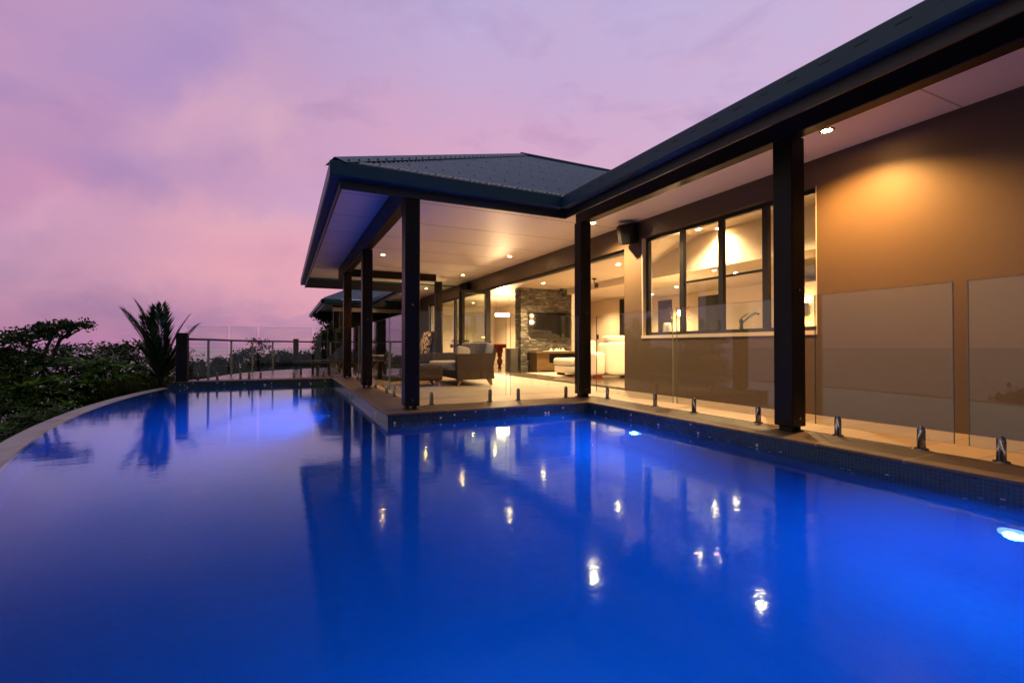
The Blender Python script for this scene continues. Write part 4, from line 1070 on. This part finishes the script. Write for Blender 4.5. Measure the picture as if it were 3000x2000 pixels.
def palm(base_, label, seed):
    rng = random.Random(seed); t = thing('palm', label, 'palm', base_, 0)
    H = -base_[2]+.02
    MB().tube([(0,0,-.3),(.03,0,H*.5),(.0,.02,H)], [.10,.09,.07], 10).build('trunk', M['bark_pale'], t)
    fr = [(182,82,1.8),(168,76,1.75),(205,77,1.7),(178,68,1.6),(150,70,1.5),(225,68,1.4),(186,54,1.35),(140,56,1.2),(12,82,1.6),(350,74,1.45),(30,70,1.3),(95,86,1.75),(270,84,1.7),(200,44,1.2),(160,38,1.1),(340,58,1.25),(60,52,1.1),(310,48,1.1),(190,87,1.85),(0,64,1.35),(250,78,1.5),(20,40,1.0),(235,30,.95)]
    for a, el, L in fr:
        if el < 72: L *= .66; el += 4
        m = MB(); a = R(a+rng.uniform(-6,6)); e = R(el+rng.uniform(-4,4))
        h = Vector((math.cos(a), math.sin(a), 0)); pts = []; dirn = []
        p = Vector((0,0,H)); ang = e; n = 18
        for i in range(n+1):
            pts.append(p.copy()); d = h*math.cos(ang)+Vector((0,0,1))*math.sin(ang); dirn.append(d); p = p + d*(L/n); ang -= (.016+.055*(1-math.sin(e)))*(.6+1.5*i/n)
        m.tube(pts, [.016*(1-i/(n+1))+.003 for i in range(n+1)], 5)
        s = h.cross(Vector((0,0,1)))
        for i in range(3, n+1):
            for k in range(2):
                f = (i-3)/(n-3); ll = (.18+.34*math.sin(math.pi*min(1,.18+f*.82)))*L/1.7
                for sg in (-1,1):
                    c = pts[i-1].lerp(pts[i], k*.5)
                    d = dirn[i]*.95 + s*sg*(.66-.25*f) + Vector((0,0,.10-.22*f+rng.uniform(-.08,.08)))
                    leaf_blade(m, c, d, Vector((0,0,1))+s*sg*.4, ll*rng.uniform(.85,1.1), .040)
        m.build('frond', M['leaf_palm'], t)
    return t
palm(base(-2.50,13.15), 'young fan-shaped palm with upright fronds beside the railing post', 5)
def grass(base_, label, seed, n=260, L=.75):
    rng = random.Random(seed); m = MB()
    for _ in range(n):
        a = rng.random()*6.283; lean = rng.uniform(.15,1.0); p = Vector((rng.gauss(0,.13), rng.gauss(0,.13), 0)); d = Vector((math.cos(a)*lean, math.sin(a)*lean, 1)).normalized(); q = p; w = .012; s = d.cross(Vector((0,0,1))).normalized()
        l = L*rng.uniform(.6,1.15); P = []
        for i in range(5):
            P.append(q.copy()); q = q + d*(l/4); d = (d+Vector((math.cos(a)*.22*lean, math.sin(a)*.22*lean, -.24*lean*i*.5))).normalized()
        V = []
        for i, c in enumerate(P): ww = w*(1-i/4.2); V += [c-s*ww, c+s*ww]
        m.add(V, [(2*i,2*i+1,2*i+3,2*i+2) for i in range(4)])
    t = thing('tufted_grass', label, 'grass clump', base_); m.build('leaves', M['leaf_grass'], t)
grass((-2.98,12.2,-.42), 'olive grass clump at the foot of the palm', 3, 420, .66)
grass((-2.48,12.95,-.45), 'tall grass clump tight behind the railing post', 4, 200, .95)
def rel(x, y, lobes): 
    b = base(x, y); return b, [((o[0],o[1],o[2]-b[2]),r,w) for o,r,w in lobes]
def far_trees():
    D = [  # x, y, lobes(z absolute), label, seed
     (-3.45,25,[((0,0,-.30),(.62,.6,.45),.7),((.6,.2,-.55),(.6,.6,.4),.6),((0,0,-1.3),(1.4,1.0,.8),1.0)],'bushy tree beside the big railing post, beyond the fence',21),
     (-2.98,28,[((0,0,-.05),(.30,.3,.26),.3),((.1,0,-1.1),(.9,.8,.45),.7)],'little round crowned tree seen through the cables',22),
     (-1.75,27,[((0,0,-.15),(.95,.9,.72),1.2),((-.75,.2,-.7),(.7,.7,.5),.7),((.6,.2,-.4),(.6,.6,.6),.7),((.1,0,-1.4),(1.7,1.2,.7),1.2)],'largest dense tree in the middle beyond the railing',23),
     (-.25,28,[((0,0,.02),(.75,.7,.55),.9),((.7,.3,-.25),(.7,.7,.5),.8),((0,0,-1.1),(1.5,1.0,.7),1.0)],'rounded tree right of the middle beyond the railing',24),
     (1.0,29,[((0,0,-.05),(.7,.7,.5),.8),((.7,0,-.4),(.7,.7,.45),.7),((0,0,-1.2),(1.6,1.0,.7),1.0)],'low tree beyond the middle railing post',25),
     (1.72,24.5,[((.1,0,.75),(.62,.6,.8),1.0),((-.35,.1,-.05),(.85,.8,.55),.9),((.4,.3,1.35),(.5,.5,.5),.6),((.4,0,-.6),(1.1,.9,.6),.8)],'tall leafy tree beside the far pavilion posts',26),
     (2.9,29.0,[((0,0,2.2),(1.0,.7,.5),.9),((-.9,0,2.5),(.5,.4,.25),.4),((.2,0,1.2),(1.0,.8,.8),.9)],'leafy tree behind the far pavilion posts, under its eave',27)]
    for x,y,lb,l,s in D:
        b, L = rel(x,y,lb); tree('leafy_tree', b, L, l, s, 'leaf_far', leaf=(.13,.07), clumps=260, nleaf=11, trunk=.09, group='trees beyond the railing')
    b, L = rel(-1.1,26.0,[((0,0,1.02),(.45,.3,.10),.25),((.15,0,.72),(.4,.3,.10),.25),((-.25,0,.60),(.3,.3,.09),.2),((.3,0,.25),(.45,.3,.08),.2)])
    tree('slender_tree', b, L, 'slender tree with sparse tufts rising above the dense tree', 31, 'leaf_far', leaf=(.12,.05), clumps=70, nleaf=8, trunk=.05)
    b, L = rel(.35,27,[((0,0,.55),(.35,.3,.22),.25),((-.1,0,.25),(.45,.3,.2),.25)])
    tree('slender_tree', b, L, 'thin twiggy tree rising near the right steel post', 32, 'leaf_far', leaf=(.07,.02), clumps=70, nleaf=8, trunk=.04)
far_trees()
# woodland covering the slopes below: nobody could count it
def wood_mass():
    rng = random.Random(77); m = MB(); k = 0
    while k < 2300:
        x = rng.uniform(-85,26); y = rng.uniform(-16,70); b = GH(x,y)
        if b > -1.9 or b < -30: continue
        near = math.hypot(x+3, y-10)
        hgt = rng.uniform(.5,1.4)
        if near < 14: hgt *= .45
        if x < 7 and y > 17: hgt *= .5
        c = Vector((x,y,b+hgt*.5)); s = .22 if near < 20 else .42
        for q in range(26 if near < 25 else 15):
            d = rv3(rng); leaf_blade(m, c+Vector((d.x*hgt*1.4,d.y*hgt*1.4,abs(d.z)*hgt*.8)), rv3(rng), rv3(rng), s*rng.uniform(.7,1.4), s*.5)
        k += 1
    o = m.build('undergrowth', M['leaf_dark']); tag(o, kind='stuff')
wood_mass()

# ------------------------------------------------------------------ sky
world = bpy.data.worlds.new('World'); scene.world = world; world.use_nodes = True
W = NT(world); W.n.clear()
out = W.n.new('ShaderNodeOutputWorld')
dirv = W.n.new('ShaderNodeTexCoord').outputs['Generated']
sp = W.new('ShaderNodeSeparateXYZ', i_0=dirv)
dx, dy, dz = sp.outputs
def L3(*c): return s2l(*c)[:3]
grad = W.ramp(W.math('MAXIMUM', dz, 0), [(0, L3(204,134,162)), (.10, L3(219,145,172)), (.24, L3(214,153,180)), (.42, L3(194,157,197)), (.62, L3(178,164,208)), (1, L3(150,150,195))])
# azimuth: u grows to the right of the view axis
ru = W.math('ADD', W.math('MULTIPLY', dx, .903), W.math('MULTIPLY', dy, -.430))   # right of the view axis
fu = W.math('ADD', W.math('MULTIPLY', dx, .430), W.math('MULTIPLY', dy, .903))    # along it
lft = W.math('MULTIPLY_ADD', ru, -1.55, -.15); lft = W.math('MINIMUM', W.math('MAXIMUM', lft, 0), 1)
rgt = W.math('MINIMUM', W.math('MAXIMUM', W.math('MULTIPLY_ADD', ru, 1.2, -.05), 0), 1)
c = W.mix(W.math('MULTIPLY', lft, .72), grad, L3(158,114,166))
c = W.mix(W.math('MULTIPLY', rgt, .45), c, L3(192,182,216))
sidew = W.math('MINIMUM', W.math('MAXIMUM', W.math('MULTIPLY_ADD', fu, -2.6, 1.15), 0), 1)
behind = W.math('MINIMUM', W.math('MAXIMUM', W.math('MULTIPLY_ADD', fu, -1.6, -.16), 0), 1)   # the dusk side of the sky, behind the camera
# clouds: stretched, warped noise in direction space
mp = W.n.new('ShaderNodeMapping'); W.l.new(dirv, mp.inputs['Vector']); mp.inputs['Scale'].default_value = (1.6,1.6,3.0); mp.inputs['Rotation'].default_value = (R(10),R(-24),R(20))
wp = W.noise(mp.outputs[0], 1.7, 3, .5, out=1)
ad = W.new('ShaderNodeVectorMath', operation='MULTIPLY_ADD'); W.l.new(wp, ad.inputs[0]); ad.inputs[1].default_value = (.5,.5,.5); W.l.new(mp.outputs[0], ad.inputs[2])
n1 = W.noise(ad.outputs[0], 2.1, 6, .52); n2 = W.noise(ad.outputs[0], 4.6, 7, .58)
pink = W.ramp(n1, [(.46,(0,0,0)),(.66,(1,1,1))]); dark = W.ramp(n2, [(.50,(0,0,0)),(.72,(1,1,1))])
low = W.math('SUBTRACT', 1, W.math('MINIMUM', W.math('MULTIPLY', W.math('MAXIMUM', dz, 0), 1.3), .8))
c = W.mix(W.math('MULTIPLY', W.math('MULTIPLY', pink, low), .6), c, L3(218,152,172))
c = W.mix(W.math('MULTIPLY', W.math('MULTIPLY', dark, low), .9), c, L3(138,110,166))
# individual cloud banks, placed by direction
def bank(az, el, wa, we, rot, col, amt):
    global c
    a, e = R(az), R(el); d0 = Vector((math.sin(a)*math.cos(e), math.cos(a)*math.cos(e), math.sin(e)))
    r_ = Vector((math.cos(a), -math.sin(a), 0)); u_ = r_.cross(d0)*1
    if u_.z < 0: u_ = -u_
    ra = R(rot); r2 = r_*math.cos(ra)+u_*math.sin(ra); u2 = u_*math.cos(ra)-r_*math.sin(ra)
    def dot(v):
        n = W.new('ShaderNodeVectorMath', operation='DOT_PRODUCT'); W.l.new(dirw, n.inputs[0]); n.inputs[1].default_value = tuple(v); return n.outputs['Value']
    q = W.math('ADD', W.math('POWER', W.math('DIVIDE', dot(r2), R(wa)), 2), W.math('POWER', W.math('DIVIDE', dot(u2), R(we)), 2))
    f = W.math('MULTIPLY', W.math('EXPONENT', W.math('MULTIPLY', q, -1)), W.math('GREATER_THAN', dot(d0), 0))
    f = W.math('MULTIPLY', f, W.math('MULTIPLY_ADD', n2, 1.1, .45))
    c = W.mix(W.math('MULTIPLY', f, amt*.76), c, L3(*col))
wn3 = W.noise(dirv, 5.5, 5, .6, out=1)
dw = W.new('ShaderNodeVectorMath', operation='MULTIPLY_ADD'); W.l.new(wn3, dw.inputs[0]); dw.inputs[1].default_value = (.16,.16,.16); W.l.new(dirv, dw.inputs[2]); 
dirw_n = W.new('ShaderNodeVectorMath', operation='ADD'); W.l.new(dw.outputs[0], dirw_n.inputs[0]); dirw_n.inputs[1].default_value = (-.08,-.08,-.08); dirw = dirw_n.outputs[0]
def pix(x, y):
    yaw, p_, f_ = R(25.4744), R(.60267), 1400.76
    F_ = Vector((math.sin(yaw)*math.cos(p_), math.cos(yaw)*math.cos(p_), math.sin(p_))); R_ = Vector((math.cos(yaw),-math.sin(yaw),0)); U_ = R_.cross(F_)
    d = (F_*f_+R_*(x-1500)-U_*(y-1000)).normalized(); return math.degrees(math.atan2(d.x,d.y)), math.degrees(math.asin(d.z))
for (px,py,wa,we,rot,col,amt) in ((370,490,6,2.6,28,(126,104,176),.95),(300,560,7,2.6,12,(134,106,168),.7),(560,220,8,4,40,(146,122,188),.8),(650,290,9,2.6,54,(216,164,182),.6),(500,370,6,2.2,35,(214,160,182),.55),(780,360,3,2.6,60,(216,168,180),.7),
                                   (120,720,9,3,10,(128,100,160),.8),(330,700,5,2,8,(140,112,172),.6),(180,930,13,4,3,(142,98,150),.85),(560,700,12,3,12,(222,152,172),.7),(700,640,9,2,10,(226,164,172),.7),(60,400,8,4,20,(176,124,170),.6),(640,800,8,2,0,(226,158,170),.7),(150,640,4,1.4,20,(206,152,182),.8),(60,560,5,2.4,5,(204,132,168),.7),(1000,780,16,4,0,(224,146,166),.7),(1300,430,20,5,5,(216,152,178),.45),(330,130,10,3,25,(168,134,184),.6),(900,560,8,2.5,10,(186,150,196),.6)):
    az, el = pix(px, py); bank(az, el, wa, we, rot, col, amt)
c = W.mix(W.math('MULTIPLY', sidew, .85), c, L3(186,168,162))
c = W.mix(W.math('MULTIPLY', behind, .92), c, L3(66,66,88))
hs = W.new('ShaderNodeHueSaturation', i_Saturation=.97, i_Color=c); c = hs.outputs[0]
bg1 = W.n.new('ShaderNodeBackground'); W.l.new(c, bg1.inputs[0]); bg1.inputs[1].default_value = 1.06
sky = W.n.new('ShaderNodeTexSky'); sky.sky_type = 'NISHITA'; sky.sun_disc = False; sky.sun_elevation = R(2); sky.sun_rotation = R(-100); sky.altitude = 120
bg2 = W.n.new('ShaderNodeBackground'); W.l.new(sky.outputs[0], bg2.inputs[0]); bg2.inputs[1].default_value = .05
ads = W.n.new('ShaderNodeAddShader'); W.l.new(bg1.outputs[0], ads.inputs[0]); W.l.new(bg2.outputs[0], ads.inputs[1]); W.l.new(ads.outputs[0], out.inputs[0])
sun = lamp('SUN', 'sun', (0,0,20), .12, (1,.75,.72))
sun.data.angle = R(20); a, e = R(-100), R(8); sv = Vector((math.sin(a)*math.cos(e), math.cos(a)*math.cos(e), math.sin(e)))
sun.rotation_euler = (-sv).to_track_quat('-Z','Y').to_euler()

# ------------------------------------------------------------------ camera and render settings
cd = bpy.data.cameras.new('camera'); cam = bpy.data.objects.new('camera', cd); COL.objects.link(cam)
cd.sensor_width = 36; cd.lens = 1400.76/3000*36; cd.clip_start = .05; cd.clip_end = 90000
cam.location = (0,0,.77); cam.rotation_euler = (R(90+.60267), 0, R(-25.4744)); scene.camera = cam
vs = scene.view_settings; vs.view_transform = 'Standard'; vs.look = 'None'; vs.exposure = 0; vs.gamma = 1; vs.use_curve_mapping = False
cy = scene.cycles
cy.max_bounces = 10; cy.diffuse_bounces = 4; cy.glossy_bounces = 5; cy.transmission_bounces = 6; cy.transparent_max_bounces = 24
cy.caustics_reflective = False; cy.caustics_refractive = True; cy.sample_clamp_indirect = 6; cy.blur_glossy = .5
cy.use_denoising = True; cy.volume_bounces = 4
